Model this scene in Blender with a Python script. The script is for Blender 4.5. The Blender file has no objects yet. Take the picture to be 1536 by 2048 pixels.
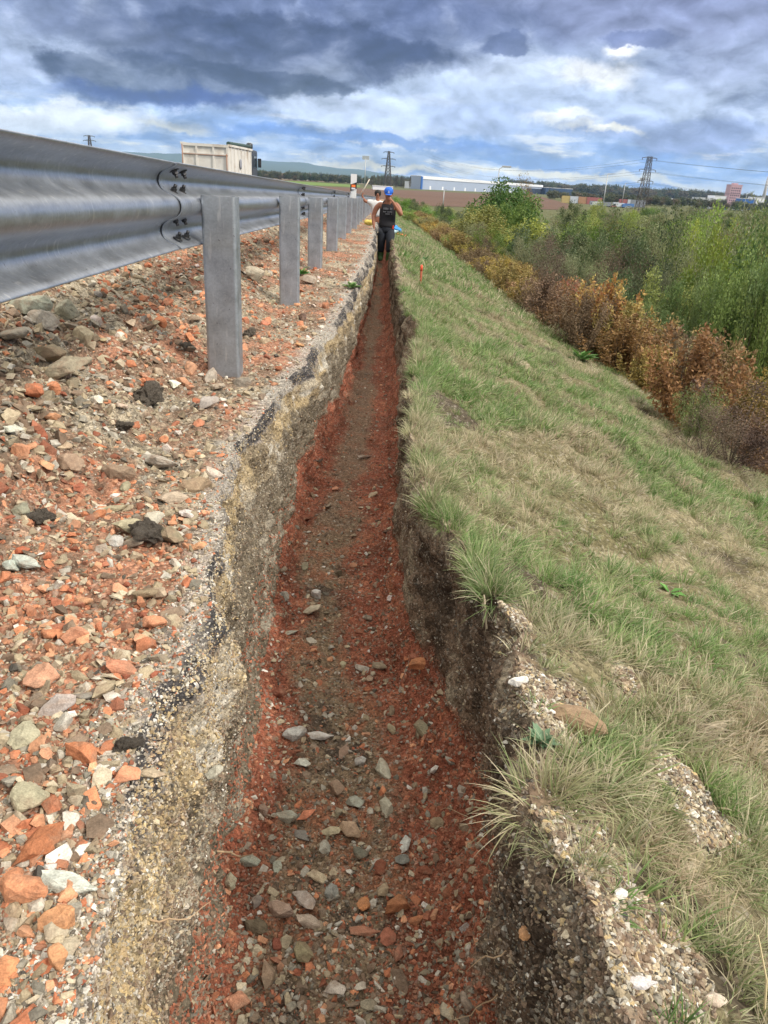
import bpy, bmesh, math, random
import numpy as np
from mathutils import Vector, Matrix, Euler
R_ = math.radians
rng = np.random.default_rng(7)
random.seed(7)
scn = bpy.context.scene
COL = scn.collection

# ------------------------------------------------------------------ camera
F_PX, CX, CY = 1480.0, 768.0, 1024.0
PITCH, ROLL, YAW = R_(24.1), R_(3.4), R_(1.2)
fw = np.array([math.sin(YAW)*math.cos(PITCH), math.cos(YAW)*math.cos(PITCH), -math.sin(PITCH)])
_rt = np.array([math.cos(YAW), -math.sin(YAW), 0.0])
_up = np.cross(_rt, fw)
rt = _rt*math.cos(ROLL) + _up*math.sin(ROLL)
up = -_rt*math.sin(ROLL) + _up*math.cos(ROLL)
cd = bpy.data.cameras.new('camera'); cam = bpy.data.objects.new('camera', cd); COL.objects.link(cam)
cd.sensor_fit = 'VERTICAL'; cd.sensor_height = 24.0; cd.lens = F_PX/2048*24.0
cd.clip_start = 0.02; cd.clip_end = 60000
m = Matrix.Identity(4)
for i in range(3):
    m[i][0] = rt[i]; m[i][1] = up[i]; m[i][2] = -fw[i]
cam.matrix_world = m
scn.camera = cam
S = 0.0203                       # the road falls away from the camera by this much

def ray(px, py): return fw + rt*(px-CX)/F_PX - up*(py-CY)/F_PX
def proj(P):
    d = P@fw
    return CX+F_PX*(P@rt)/d, CY-F_PX*(P@up)/d, d
def at(px, py, Y):
    d = ray(px, py); return d*(Y/d[1])
def onz(px, py, z):
    d = ray(px, py); return d*(z/d[2])
def azel(px, py):
    d = ray(px, py); d = d/np.linalg.norm(d)
    return math.degrees(math.atan2(d[0], d[1])), math.degrees(math.asin(d[2]))

# ------------------------------------------------------------------ render settings
scn.view_settings.view_transform = 'Standard'; scn.view_settings.look = 'None'
scn.view_settings.exposure = 0.46; scn.view_settings.gamma = 1.0
scn.render.engine = 'CYCLES'
scn.cycles.max_bounces = 6; scn.cycles.diffuse_bounces = 3; scn.cycles.glossy_bounces = 3
scn.cycles.transparent_max_bounces = 6; scn.cycles.volume_bounces = 1
scn.cycles.use_denoising = True
scn.cycles.use_adaptive_sampling = True; scn.cycles.adaptive_threshold = 0.01

# ------------------------------------------------------------------ node helper
class NT:
    def __init__(s, tree): s.t = tree; s.n = tree.nodes; s.l = tree.links
    def node(s, typ, **kw):
        n = s.n.new(typ)
        for k, v in kw.items(): setattr(n, k, v)
        return n
    def put(s, sock, v):
        if v is None: return
        if isinstance(v, bpy.types.NodeSocket): s.l.new(v, sock)
        else:
            if hasattr(sock, 'default_value'):
                dv = sock.default_value
                try: sock.default_value = v
                except Exception:
                    if isinstance(v, (int, float)): sock.default_value = [v]*len(dv)
                    else: sock.default_value = tuple(v)+(1.0,)*(len(dv)-len(v))
    def m(s, op, a, b=None, c=None, clamp=False):
        n = s.node('ShaderNodeMath', operation=op, use_clamp=clamp)
        s.put(n.inputs[0], a); s.put(n.inputs[1], b)
        if c is not None: s.put(n.inputs[2], c)
        return n.outputs[0]
    def comb(s, x, y, z=0.0):
        n = s.node('ShaderNodeCombineXYZ'); s.put(n.inputs[0], x); s.put(n.inputs[1], y); s.put(n.inputs[2], z); return n.outputs[0]
    def noise(s, vec, scale, detail=4, rough=.5, col=False, dist=0.0):
        n = s.node('ShaderNodeTexNoise'); s.put(n.inputs['Vector'], vec)
        n.inputs['Scale'].default_value = scale; n.inputs['Detail'].default_value = detail
        n.inputs['Roughness'].default_value = rough; n.inputs['Distortion'].default_value = dist
        return n.outputs['Color' if col else 'Fac']
    def vor(s, vec, scale, feature='F1', out='Distance'):
        n = s.node('ShaderNodeTexVoronoi', feature=feature); s.put(n.inputs['Vector'], vec); n.inputs['Scale'].default_value = scale
        return n.outputs[out]
    def mix(s, f, a, b, mode='MIX'):
        n = s.node('ShaderNodeMix', data_type='RGBA', blend_type=mode)
        s.put(n.inputs[0], f); s.put(n.inputs[6], c4(a) if not isinstance(a, bpy.types.NodeSocket) else a)
        s.put(n.inputs[7], c4(b) if not isinstance(b, bpy.types.NodeSocket) else b); return n.outputs[2]
    def ramp(s, f, pts, interp='LINEAR'):
        n = s.node('ShaderNodeValToRGB'); s.put(n.inputs[0], f); cr = n.color_ramp; cr.interpolation = interp
        while len(cr.elements) < len(pts): cr.elements.new(0.5)
        for e, (p, c) in zip(cr.elements, pts):
            e.position = p; e.color = c4(c)
        return n.outputs[0]
    def sm(s, x, a, b):                                # smooth step
        n = s.node('ShaderNodeMapRange', interpolation_type='SMOOTHSTEP'); s.put(n.inputs[0], x)
        s.put(n.inputs[1], a); s.put(n.inputs[2], b); return n.outputs[0]
    def lin(s, x, a, b, c=0., d=1.):
        n = s.node('ShaderNodeMapRange'); s.put(n.inputs[0], x)
        for i, v in enumerate((a, b, c, d)): s.put(n.inputs[i+1], v)
        return n.outputs[0]
def c4(c):
    if isinstance(c, (int, float)): return (c, c, c, 1)
    c = tuple(c); return c+(1,) if len(c) == 3 else c
def srgb(r, g, b):
    f = lambda v: (v/255/12.92 if v/255 <= .04045 else ((v/255+.055)/1.055)**2.4)
    return (f(r), f(g), f(b))

# ------------------------------------------------------------------ world: nishita sky behind a broken deck of cloud
SUN_EL, SUN_AZ = R_(42), R_(118)      # from the right and a little behind the camera
world = bpy.data.worlds.new('World'); scn.world = world; world.use_nodes = True
world.cycles.sampling_method = 'MANUAL'; world.cycles.sample_map_resolution = 512
W = NT(world.node_tree); world.node_tree.nodes.clear()
out = W.node('ShaderNodeOutputWorld')
sky = W.node('ShaderNodeTexSky', sky_type='NISHITA'); sky.sun_disc = False
sky.sun_elevation = SUN_EL; sky.sun_rotation = SUN_AZ
tc = W.node('ShaderNodeTexCoord'); sep = W.node('ShaderNodeSeparateXYZ'); W.l.new(tc.outputs['Generated'], sep.inputs[0])
nrm = W.node('ShaderNodeVectorMath', operation='NORMALIZE'); W.l.new(tc.outputs['Generated'], nrm.inputs[0])
W.l.new(nrm.outputs[0], sep.inputs[0])
u = W.m('MULTIPLY', W.m('ARCTAN2', sep.outputs[0], sep.outputs[1]), 57.2958)
v = W.m('MULTIPLY', W.m('ARCSINE', sep.outputs[2]), 57.2958)
P0 = W.comb(u, W.m('MULTIPLY', v, 2.4), 0)
def off(noise_col, amp):
    sp = W.node('ShaderNodeSeparateColor'); W.l.new(noise_col, sp.inputs[0])
    return (W.m('MULTIPLY', W.m('SUBTRACT', sp.outputs[0], .5), amp[0]), W.m('MULTIPLY', W.m('SUBTRACT', sp.outputs[1], .5), amp[1]))
w1 = off(W.noise(P0, .10, 3, .5, True), (7.0, 1.5)); w2 = off(W.noise(W.comb(u, W.m('MULTIPLY', v, 1.5), 4.0), .30, 10, .62, True), (4.2, 2.6))
uw = W.m('ADD', W.m('ADD', u, w1[0]), w2[0]); vw = W.m('ADD', W.m('ADD', v, w1[1]), w2[1])
def ell(px, py, rx, ry, soft=.35, tilt=0.0):
    """soft-edged warped patch of cloud round the direction seen at this point of the sky"""
    a0, e0 = azel(px, py); sx = abs(azel(px+rx, py)[0]-a0); sy = abs(azel(px, py-ry)[1]-e0)
    du = W.m('SUBTRACT', uw, a0); dv = W.m('SUBTRACT', vw, e0)
    if tilt: dv = W.m('SUBTRACT', dv, W.m('MULTIPLY', du, tilt))
    d = W.m('ADD', W.m('POWER', W.m('DIVIDE', du, sx), 2.0), W.m('POWER', W.m('DIVIDE', dv, sy), 2.0))
    return W.sm(W.m('SQRT', d), 1+soft, 1-soft)
wz = off(W.noise(P0, .22, 4, .5, True), (3.0, 1.2))
def puffs(dv):
    # billows: ridged rounded lobes at three sizes, flatter low over the horizon
    pu = W.m('ADD', u, wz[0]); pv = W.m('MULTIPLY', W.m('ADD', W.m('ADD', v, dv), wz[1]), 1.7); tot = None
    for sc_, am in ((.30, .60), (.75, .40)):
        vv = W.m('MULTIPLY', W.m('SUBTRACT', 1.0, W.vor(W.comb(pu, pv, sc_*9), sc_, feature='F1')), am); tot = vv if tot is None else W.m('ADD', tot, vv)
    return W.m('ADD', W.m('MULTIPLY', tot, .26), W.m('MULTIPLY', W.noise(W.comb(pu, pv, 2.0), .22, 10, .58), .90))
D1 = puffs(0.0); D2 = puffs(.7)
relief = W.m('SUBTRACT', D1, D2)
base = W.ramp(W.lin(v, -2., 30.), [(0.0, srgb(190,205,226)), (.065, srgb(224,230,238)), (.10, srgb(186,203,228)), (.16, srgb(170,190,222)),
        (.215, srgb(196,208,228)), (.30, srgb(178,190,214)), (.40, srgb(150,162,192)), (.47, srgb(168,172,190)), (.6, srgb(196,196,196)), (1., srgb(228,222,210))])
# long flat bands low over the horizon
band = W.noise(W.comb(W.m('MULTIPLY', u, .16), W.m('MULTIPLY', v, 1.0), 1.7), 1.0, 7, .6)
lowm = W.sm(v, 5.2, 1.2)
c = W.mix(W.m('MULTIPLY', W.sm(band, .50, .38), W.m('MULTIPLY', lowm, .85)), base, srgb(112,150,206))
c = W.mix(W.m('MULTIPLY', W.sm(band, .52, .64), lowm), c, srgb(250,247,236))
# overall broken texture
c = W.mix(W.m('MULTIPLY', W.sm(D1, .60, .78), .5), c, srgb(226,232,240))
c = W.mix(W.m('MULTIPLY', W.sm(D1, .56, .38), .5), c, srgb(110,124,164))
def lay(c, mask, colr, k=1.0, tex=0.0):
    if tex: mask = W.m('MULTIPLY', mask, W.lin(D1, .78, .36, .45, 1.05))
    return W.mix(W.m('MULTIPLY', mask, k, clamp=True), c, colr)
# light openings
c = lay(c, ell(880,140,230,55,.4), srgb(214,225,243), .9)
c = lay(c, ell(1180,150,90,26,.6), srgb(244,246,248), .95)
c = lay(c, ell(1250,104,40,12,.6), srgb(246,246,246), .95)
c = lay(c, ell(60,232,260,32,.3), srgb(238,242,247), .95)
c = lay(c, ell(-60,100,200,60,.7), srgb(186,198,224), .8)
c = lay(c, ell(370,256,60,9,.7), srgb(246,240,214), .9)
c = lay(c, ell(900,205,420,48,.45), srgb(194,208,232), .8)
# right-hand grey lilac deck
c = lay(c, ell(1260,10,420,80,.45), srgb(146,152,184), .85, .2)
c = lay(c, ell(1290,78,70,22,.2), srgb(124,134,170), .85)
c = lay(c, ell(1010,95,60,22,.2), srgb(112,124,160), .8)
c = lay(c, ell(1480,90,120,90,.5), srgb(160,168,196), .7, .2)
# great dark slate cloud
c = lay(c, ell(560,30,540,110,.3), srgb(100,112,150), 1.0, .3)
c = lay(c, ell(520,100,370,74,.14), srgb(58,70,110), 1.0, .22)
c = lay(c, ell(340,165,240,46,.14), srgb(52,66,106), 1.0, .18)
c = lay(c, ell(570,172,150,32,.14), srgb(54,66,104), 1.0, .18)
c = lay(c, ell(320,200,200,18,.5), srgb(48,80,148), .9)
c = lay(c, ell(800,108,80,30,.3), srgb(70,82,120), .95)
c = lay(c, ell(180,60,150,46,.5), srgb(156,166,196), .5, .3)
# cumulus bank under it with blue bases
c = lay(c, ell(790,228,250,36,.16), srgb(206,217,236), .85)
c = lay(c, ell(700,275,330,13,.4), srgb(104,146,208), .8)
c = lay(c, ell(960,240,120,32,.2), srgb(182,197,226), .8)
c = lay(c, ell(1350,270,230,34,.2), srgb(158,173,210), .85, .2)
c = lay(c, ell(1110,240,60,12,.6), srgb(238,240,238), .9)
c = lay(c, ell(1200,262,60,8,.6), srgb(238,236,224), .9)
c = lay(c, ell(1200,320,340,11,.5), srgb(130,164,212), .65)
# cream strip above the horizon
c = lay(c, ell(740,330,110,8,.6), srgb(250,240,206), .9)
c = lay(c, ell(1130,352,260,9,.6), srgb(248,240,214), .9)
c = lay(c, ell(60,300,500,16,.7), srgb(214,224,234), .6)
# lit tops and shaded bases of the puffs
rl = W.m('ADD', 1.26, W.m('MULTIPLY', relief, 2.6))
gm = W.node('ShaderNodeGamma'); W.l.new(c, gm.inputs[0]); gm.inputs[1].default_value = 1.28
sc_ = W.node('ShaderNodeVectorMath', operation='SCALE'); W.l.new(gm.outputs[0], sc_.inputs[0]); W.l.new(rl, sc_.inputs['Scale'])
cloud = sc_.outputs[0]
bg1 = W.node('ShaderNodeBackground'); W.l.new(sky.outputs[0], bg1.inputs[0]); bg1.inputs[1].default_value = .1
bg2 = W.node('ShaderNodeBackground'); W.l.new(cloud, bg2.inputs[0])
hi = W.lin(v, 13., 50., .80, 1.75)       # the deck is thinner and brighter overhead
W.l.new(hi, bg2.inputs[1])
mx = W.node('ShaderNodeMixShader'); mx.inputs[0].default_value = .93
W.l.new(bg1.outputs[0], mx.inputs[1]); W.l.new(bg2.outputs[0], mx.inputs[2]); W.l.new(mx.outputs[0], out.inputs[0])

# ------------------------------------------------------------------ sun, veiled by cloud
sd = bpy.data.lights.new('sun', 'SUN'); sd.energy = 2.7; sd.angle = R_(9); sd.color = (1.0, .92, .80)
sun = bpy.data.objects.new('sun', sd); COL.objects.link(sun)
sv = Vector((math.sin(SUN_AZ)*math.cos(SUN_EL), math.cos(SUN_AZ)*math.cos(SUN_EL), math.sin(SUN_EL)))
sun.rotation_euler = sv.to_track_quat('Z', 'Y').to_euler()

# ------------------------------------------------------------------ object helpers
def tag(o, label=None, cat=None, group=None, kind=None):
    if label: o['label'] = label
    if cat: o['category'] = cat
    if group: o['group'] = group
    if kind: o['kind'] = kind
    return o
def empty(name, loc, rz=0.0):
    o = bpy.data.objects.new(name, None); COL.objects.link(o); o.location = loc; o.rotation_euler = (0, 0, rz)
    o.empty_display_size = .2
    return o
def link(name, me, parent=None, mat=None):
    o = bpy.data.objects.new(name, me); COL.objects.link(o)
    if parent: o.parent = parent
    if mat and not me.materials: me.materials.append(mat)
    return o
def npmesh(name, co, faces, mat=None, smooth=False, attrs=None):
    """faces: (n,k) int array"""
    me = bpy.data.meshes.new(name); co = np.asarray(co, np.float32); faces = np.asarray(faces, np.int32)
    n, k = faces.shape
    me.vertices.add(len(co)); me.vertices.foreach_set('co', co.ravel())
    me.loops.add(n*k); me.loops.foreach_set('vertex_index', faces.ravel())
    me.polygons.add(n); me.polygons.foreach_set('loop_start', np.arange(0, n*k, k, dtype=np.int32))
    me.polygons.foreach_set('loop_total', np.full(n, k, np.int32))
    if smooth: me.polygons.foreach_set('use_smooth', np.ones(n, bool))
    for nm, (typ, dom, arr) in (attrs or {}).items():
        a = me.attributes.new(nm, typ, dom); key = {'FLOAT_COLOR': 'color', 'FLOAT_VECTOR': 'vector'}.get(typ, 'value')
        a.data.foreach_set(key, np.ascontiguousarray(arr, np.float32 if typ != 'INT' else np.int32).ravel())
    me.update(calc_edges=True); me.validate()
    if mat: me.materials.append(mat)
    return me
class MB:
    """collects simple solids into one mesh"""
    def __init__(s): s.b = bmesh.new()
    def box(s, x0, x1, y0, y1, z0, z1, bev=0.0):
        r = bmesh.ops.create_cube(s.b, size=1.0); vs = r['verts']
        for v in vs:
            v.co = Vector((x0 if v.co.x < 0 else x1, y0 if v.co.y < 0 else y1, z0 if v.co.z < 0 else z1))
        if bev:
            es = list({e for v in vs for e in v.link_edges})
            bmesh.ops.bevel(s.b, geom=es, offset=bev, segments=2, affect='EDGES', profile=.5)
        return s
    def tube(s, p, q, r0, r1=None, n=8, caps=True):
        p = Vector(p); q = Vector(q); r1 = r0 if r1 is None else r1; d = (q-p)
        if d.length < 1e-9: return s
        z = d.normalized(); x = z.orthogonal().normalized(); y = z.cross(x)
        A = []; B = []
        for i in range(n):
            a = 2*math.pi*i/n; e = x*math.cos(a)+y*math.sin(a)
            A.append(s.b.verts.new(p+e*r0)); B.append(s.b.verts.new(q+e*r1))
        for i in range(n):
            j = (i+1) % n; f = s.b.faces.new((A[i], A[j], B[j], B[i])); f.smooth = n > 6
        if caps:
            s.b.faces.new(A[::-1]); s.b.faces.new(B)
        return s
    def path(s, pts, radii, n=6):
        for i in range(len(pts)-1):
            s.tube(pts[i], pts[i+1], radii[i], radii[i+1], n, caps=(i == 0 or i == len(pts)-2))
        return s
    def poly_prism(s, pts, axis, a, b):
        """extrude a closed 2-D outline along an axis from a to b; pts are the other two coordinates in order"""
        def mk(p, t):
            if axis == 'x': return (t, p[0], p[1])
            if axis == 'y': return (p[0], t, p[1])
            return (p[0], p[1], t)
        A = [s.b.verts.new(mk(p, a)) for p in pts]; B = [s.b.verts.new(mk(p, b)) for p in pts]
        n = len(pts)
        for i in range(n):
            j = (i+1) % n; s.b.faces.new((A[i], A[j], B[j], B[i]))
        s.b.faces.new(A[::-1]); s.b.faces.new(B)
        return s
    def lathe(s, prof, c, n=16, smooth=True):
        rings = []
        for r, z in prof:
            rings.append([s.b.verts.new((c[0]+r*math.cos(2*math.pi*i/n), c[1]+r*math.sin(2*math.pi*i/n), c[2]+z)) for i in range(n)])
        for a, b in zip(rings, rings[1:]):
            for i in range(n):
                j = (i+1) % n; f = s.b.faces.new((a[i], a[j], b[j], b[i])); f.smooth = smooth
        s.b.faces.new(rings[0][::-1]); s.b.faces.new(rings[-1])
        return s
    def build(s, name, mat, parent=None):
        bmesh.ops.recalc_face_normals(s.b, faces=s.b.faces[:])
        me = bpy.data.meshes.new(name); s.b.to_mesh(me); s.b.free()
        return link(name, me, parent, mat)

# ------------------------------------------------------------------ noise
def _h(a, b, c, seed):
    x = (a.astype(np.int64)*73856093) ^ (b.astype(np.int64)*19349663) ^ (c.astype(np.int64)*83492791) ^ np.int64(seed*2654435761 & 0x7fffffff)
    x &= 0xffffffff
    x = ((x ^ (x >> 16))*0x45d9f3b) & 0xffffffff
    x = ((x ^ (x >> 16))*0x45d9f3b) & 0xffffffff
    return ((x ^ (x >> 16)) & 0xffffff)/float(0xffffff)*2-1
def vn(x, y, z=0.0, seed=0):
    x, y, z = np.broadcast_arrays(np.asarray(x, float), y, z)
    xi, yi, zi = np.floor(x), np.floor(y), np.floor(z); fx, fy, fz = x-xi, y-yi, z-zi
    fx = fx*fx*(3-2*fx); fy = fy*fy*(3-2*fy); fz = fz*fz*(3-2*fz)
    o = 0
    for i in (0, 1):
        for j in (0, 1):
            for k in (0, 1):
                o = o + (fx if i else 1-fx)*(fy if j else 1-fy)*(fz if k else 1-fz)*_h(xi+i, yi+j, zi+k, seed)
    return o
def fbm(x, y, z=0.0, sc=1.0, oc=3, seed=0, g=.5):
    a = 1.0; o = 0
    for k in range(oc):
        o = o + a*vn(np.asarray(x)*sc+k*7.3, np.asarray(y)*sc, np.asarray(z)*sc, seed+k); a *= g; sc *= 2.03
    return o
def sstep(x, a, b):
    t = np.clip((x-a)/(b-a), 0, 1); return t*t*(3-2*t)

# ------------------------------------------------------------------ ground: one grid across the shoulder, the trench and the embankment
PLAIN = -8.5
ys = [-1.2]
while ys[-1] < 395:
    y = ys[-1]; ys.append(y + (0.05 if y < .2 else max(.0065, .0062*y)))
ys = np.array(ys)
# edges read off the photo, as sideways position against distance along the trench
def interp(y, pts): 
    p = np.array(pts); return np.interp(y, p[:, 0], p[:, 1])
XL = interp(ys, [(0, -.24), (.5, -.26), (.7, -.29), (.9, -.32), (1.2, -.34), (1.55, -.35), (2.0, -.44), (2.45, -.46), (3.4, -.38), (6.2, -.26), (12, -.17), (20, -.2), (60, -.2)])
XL = XL + .016*fbm(ys, 0, 0, 1.6, 2, 3) + .02*fbm(ys, 0, 0, 6, 3, 4)
FL = interp(ys, [(0, -.22), (.9, -.24), (1.4, -.27), (1.8, -.30), (2.1, -.34), (2.7, -.37), (3.9, -.41), (5.2, -.38), (9.6, -.27), (14.8, -.13), (20, -.14), (60, -.14)]) + .02*fbm(ys, 0, 0, 2.5, 3, 5)
FL = np.maximum(FL, XL+.03)
FR = interp(ys, [(0, .28), (.9, .285), (1.5, .29), (2.2, .25), (2.9, .20), (3.9, .16), (5.6, .17), (10, .14), (20, .12), (60, .12)]) + .02*fbm(ys, 5, 0, 2.2, 3, 6)
XR = interp(ys, [(0, .32), (.5, .32), (.75, .30), (.9, .28), (1.0, .29), (1.4, .31), (1.6, .28), (1.8, .23), (2.1, .165), (2.3, .145), (2.9, .135), (3.4, .14), (4, .17), (4.6, .22), (5.6, .30), (6.2, .22), (7, .20), (10, .18), (20, .17), (60, .17)])
XR = XR + .014*fbm(ys, 9, 0, 2.0, 2, 7) + .018*fbm(ys, 9, 0, 7, 3, 8)
FR = np.minimum(FR, XR-.012)
fade = 1 - sstep(ys, 70, 90)                      # the trench peters out far off
sh = interp(ys, [(-2, -.80), (5.5, -.80), (8, -.74), (14, -.68), (25, -.66), (400, -.66)])     # shoulder level
mound = interp(ys, [(-2, .42), (2, .43), (3.0, .40), (4, .38), (7, .34), (12, .28), (20, .26), (400, .24)]) * (1+.12*fbm(ys, 3, 0, .9, 2, 11))
fd = interp(ys, [(-2, -1.45), (8, -1.45), (16, -1.45), (19, -1.45), (30, -1.40), (60, -1.2), (400, -1.2)])       # trench floor level
er = interp(ys, [(-2, -.86), (400, -.84)])
Z1 = lambda z: sh + (z-sh)*fade
ny = len(ys)
def seg(p, q, n, power=1.0):
    t = np.linspace(0, 1, n, endpoint=False)**power
    return [(p[0]+(q[0]-p[0])*k, p[1]+(q[1]-p[1])*k) for k in t]
K = lambda v: np.full(ny, float(v))
ctrl = [((K(-2.3), sh*0-.80), 10), ((K(-1.85), sh+.8*mound), 42), ((K(-1.48), sh+mound), 42), ((K(-1.02), sh+.30*mound), 40), ((K(-.80), sh+.0), 90),
        ((XL-.012, sh-.012), 10), ((XL+.006, sh-.04), 40), ((XL+.03*fade, Z1(-1.0)), 46), ((XL+(FL-XL)*.7, Z1(-1.22)), 34), ((FL, Z1(-1.38)), 14),
        ((FL+.06, Z1(fd+.015)), 40), ((.5*(FL+FR), Z1(fd)), 40), ((FR-.08, Z1(fd+.02)), 14), ((FR, Z1(-1.32)), 30), ((FR+(XR-FR)*.6+.015, Z1(-1.08)), 26),
        ((XR-.005, er-.06), 8), ((XR+.02, er-.005), 90), ((XR+1.0, er-.03-.42*.98), 90), ((K(3.5), er-.42*(3.5-.3)), 60), ((K(15.5), er-.42*3.2-.62*12), 30), ((K(24), er-.42*3.2-.62*12-6), 0)]
colX, colZ, marks = [], [], []
for (p, n), (q, _) in zip(ctrl, ctrl[1:]):
    marks.append(len(colX))
    for X_, Z_ in seg(p, q, n): colX.append(X_); colZ.append(Z_)
marks.append(len(colX)); colX.append(ctrl[-1][0][0]); colZ.append(ctrl[-1][0][1])
GX = np.array(colX).T; GZ = np.array(colZ).T              # (ny, nu)
GY = np.repeat(ys[:, None], GX.shape[1], 1)
nu = GX.shape[1]
# smoothed normals of the cross-section
dx = np.gradient(GX, axis=1); dz = np.gradient(GZ, axis=1); L = np.hypot(dx, dz)+1e-9
nx_, nz_ = -dz/L, dx/L
ker = np.ones(15)/15
def blur(a): return np.apply_along_axis(lambda r: np.convolve(np.pad(r, 7, 'edge'), ker, 'valid'), 1, a)
nx_, nz_ = blur(nx_), blur(nz_); L = np.hypot(nx_, nz_)+1e-9; nx_ /= L; nz_ /= L
U = np.arange(nu)
iL, iR = marks[5], marks[16]                                # trench edge columns
i_wl, i_fl0, i_fl1, i_wr = marks[6], marks[9], marks[13], marks[15]
zone = np.zeros(nu)   # amplitude class by column
def colramp(pts): return np.interp(U, [p[0] for p in pts], [p[1] for p in pts])
aLow = colramp([(0, .02), (marks[3], .03), (iL-12, .012), (iL, .006), (i_wl+10, .03), (i_fl0, .024), (marks[11], .012), (i_fl1, .02), (i_wr, .03), (iR, .012), (iR+30, .02), (marks[18], .05), (nu-1, .2)])
aMid = colramp([(0, .02), (marks[3], .024), (iL-12, .008), (iL, .006), (i_wl+10, .021), (i_fl0, .018), (marks[11], .009), (i_fl1, .014), (i_wr, .02), (iR, .010), (nu-1, .010)])
aFin = colramp([(0, .008), (marks[3], .009), (iL, .004), (i_wl+10, .0065), (i_fl0, .008), (marks[11], .0045), (i_fl1, .008), (i_wr, .009), (iR, .005), (nu-1, .004)])
near = 1/(1+np.maximum(GY, 0)/14.)
d_ = aLow*fbm(GX, GY, GZ, 3.2, 2, 21) + aMid*fbm(GX, GY, GZ, 12, 3, 24) + aFin*(fbm(GX, GY, GZ, 42, 2, 28)+.5*fbm(GX, GY, GZ, 95, 1, 31))*near
# clods bulging from walls and floor (ridged)
rid = 1-np.abs(fbm(GX, GY, GZ, 16, 2, 35)); d_ += colramp([(0, .006), (iL, 0), (i_wl+20, .022), (i_fl0, .016), (marks[11], .004), (i_fl1, .014), (i_wr, .02), (iR, .004), (nu-1, 0)])*(rid-.6)
# tussock lumps on the slope
d_ += colramp([(0, 0), (iR, 0), (iR+25, .03), (marks[18], .05), (nu-1, 0)])*np.clip(fbm(GX, GY, 0, 3.1, 2, 41), -.3, 1)
GX2 = GX + nx_*d_; GZ2 = GZ + nz_*d_
Gz = np.maximum(GZ2 - S*GY, PLAIN-.3-.02*(U > marks[18]))
ZETA = GZ2

# own colour of the ground (no light in it): strata, stains, spills
n1 = fbm(GX, GY, GZ, 2.2, 3, 51); n2 = fbm(GX, GY, GZ, 9, 3, 55); n3 = fbm(GX, GY, GZ, 40, 2, 59)
def mixc(c, col, k):
    k = np.clip(k, 0, 1)[..., None]; return c*(1-k)+np.array(col)*k
C = np.zeros((ny, nu, 3)) + np.array((.20, .135, .095))
C = mixc(C, (.37, .18, .115), sstep(n1+.5*n2, .0, .5)*.8)
C = mixc(C, (.33, .285, .215), sstep(-n1+.6*n2, .0, .5))
C = mixc(C, (.10, .08, .06), sstep(n2+.4*n3, .35, .8)*.7)
isT = (U >= iL-14)
# asphalt crust on the lip
crust = sstep(U+6*n2, iL-22., iL-8.)
C = mixc(C, (.34, .32, .29), crust*.8)
zt = GZ + .02*n1 + .012*n2                                  # wavy strata
wl = (U > iL-2) & (U < marks[11])
inL = lambda a, b, s=.012: sstep(zt, b, b+s)*(1-sstep(zt, a-s, a))   # between b (low) and a (high)
wlf = wl.astype(float)
C = mixc(C, (.035, .035, .04), wlf*sstep(zt+.016*n3, -.868, -.845)*sstep(n1+.8*n2, -.35, .15)*.9)
yel = mixc(np.zeros_like(C)+np.array((.36, .28, .165)), (.40, .35, .27), sstep(n2, 0, .5)); yel = mixc(yel, (.20, .165, .12), sstep(n1-.5*n2, .1, .6)*.8)
lowg = np.interp(GY, [0, 2.2, 4.0, 400], [-1.45, -1.42, -1.26, -1.22])
kk = (wlf*(1-sstep(zt, -.868, -.855)))[..., None]; C = C*(1-kk)+yel*kk
C = mixc(C, (.52, .50, .45), wlf*inL(-.90, -1.0)*sstep(n2, .2, .5)*.6)
gry = mixc(np.zeros_like(C)+np.array((.15, .125, .092)), (.29, .26, .21), sstep(n2+.5*n3, .1, .6))
kk = (wlf*(1-sstep(zt+.07*n1+.05*n2, -1.02, -.97)))[..., None]; C = C*(1-kk)+gry*kk
red = mixc(np.zeros_like(C)+np.array((.27, .094, .058)), (.38, .155, .092), sstep(n3+n2*.5, .1, .8)); red = mixc(red, (.19, .075, .047), sstep(-n2+.5*n3, .1, .7))
kk = (wlf*(1-sstep(zt+.03*n1-lowg, -.03, .01)))[..., None]; C = C*(1-kk)+red*kk
# floor: red at the sides, brown and grey in the middle
fl = ((U >= i_fl0) & (U <= i_fl1+4)).astype(float)
flr = red.copy(); cen = 1-np.abs((GX-(.45*FL+.55*FR)[:, None]+.08)/((FR-FL)[:, None]*.5+1e-6))
brn = mixc(np.zeros_like(C)+np.array((.22, .16, .105)), (.29, .135, .08), sstep(n2, .1, .6)); brn = mixc(brn, (.09, .068, .052), sstep(-n2+.6*n3, .25, .8))
kb = (sstep(cen+.35*n1+.2*n2, .40, .72))[..., None]
far_f = sstep(GY, 2.2, 4.0)*(1-sstep(GY, 9., 14.)); brf = mixc(brn, (.23, .15, .105), far_f*.7)
flr = flr*(1-kb)+brf*kb
kk = fl[..., None]; C = C*(1-kk)+flr*kk
# right wall
wr = (U > i_fl1) & (U <= iR+4); wrf = wr.astype(float)
soil = mixc(np.zeros_like(C)+np.array((.17, .12, .085)), (.30, .25, .185), sstep(n2+.5*n3, .25, .7)); soil = mixc(soil, (.075, .055, .04), sstep(-n2+.3*n1, .15, .6))
kk = (wrf*sstep(zt+.06*n1+.03*n2, -1.35, -1.26))[..., None]
C = np.where((U > i_fl1)[None, :, None] & wr[None, :, None], C*0+red, C); C = C*(1-kk)+soil*kk
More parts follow.
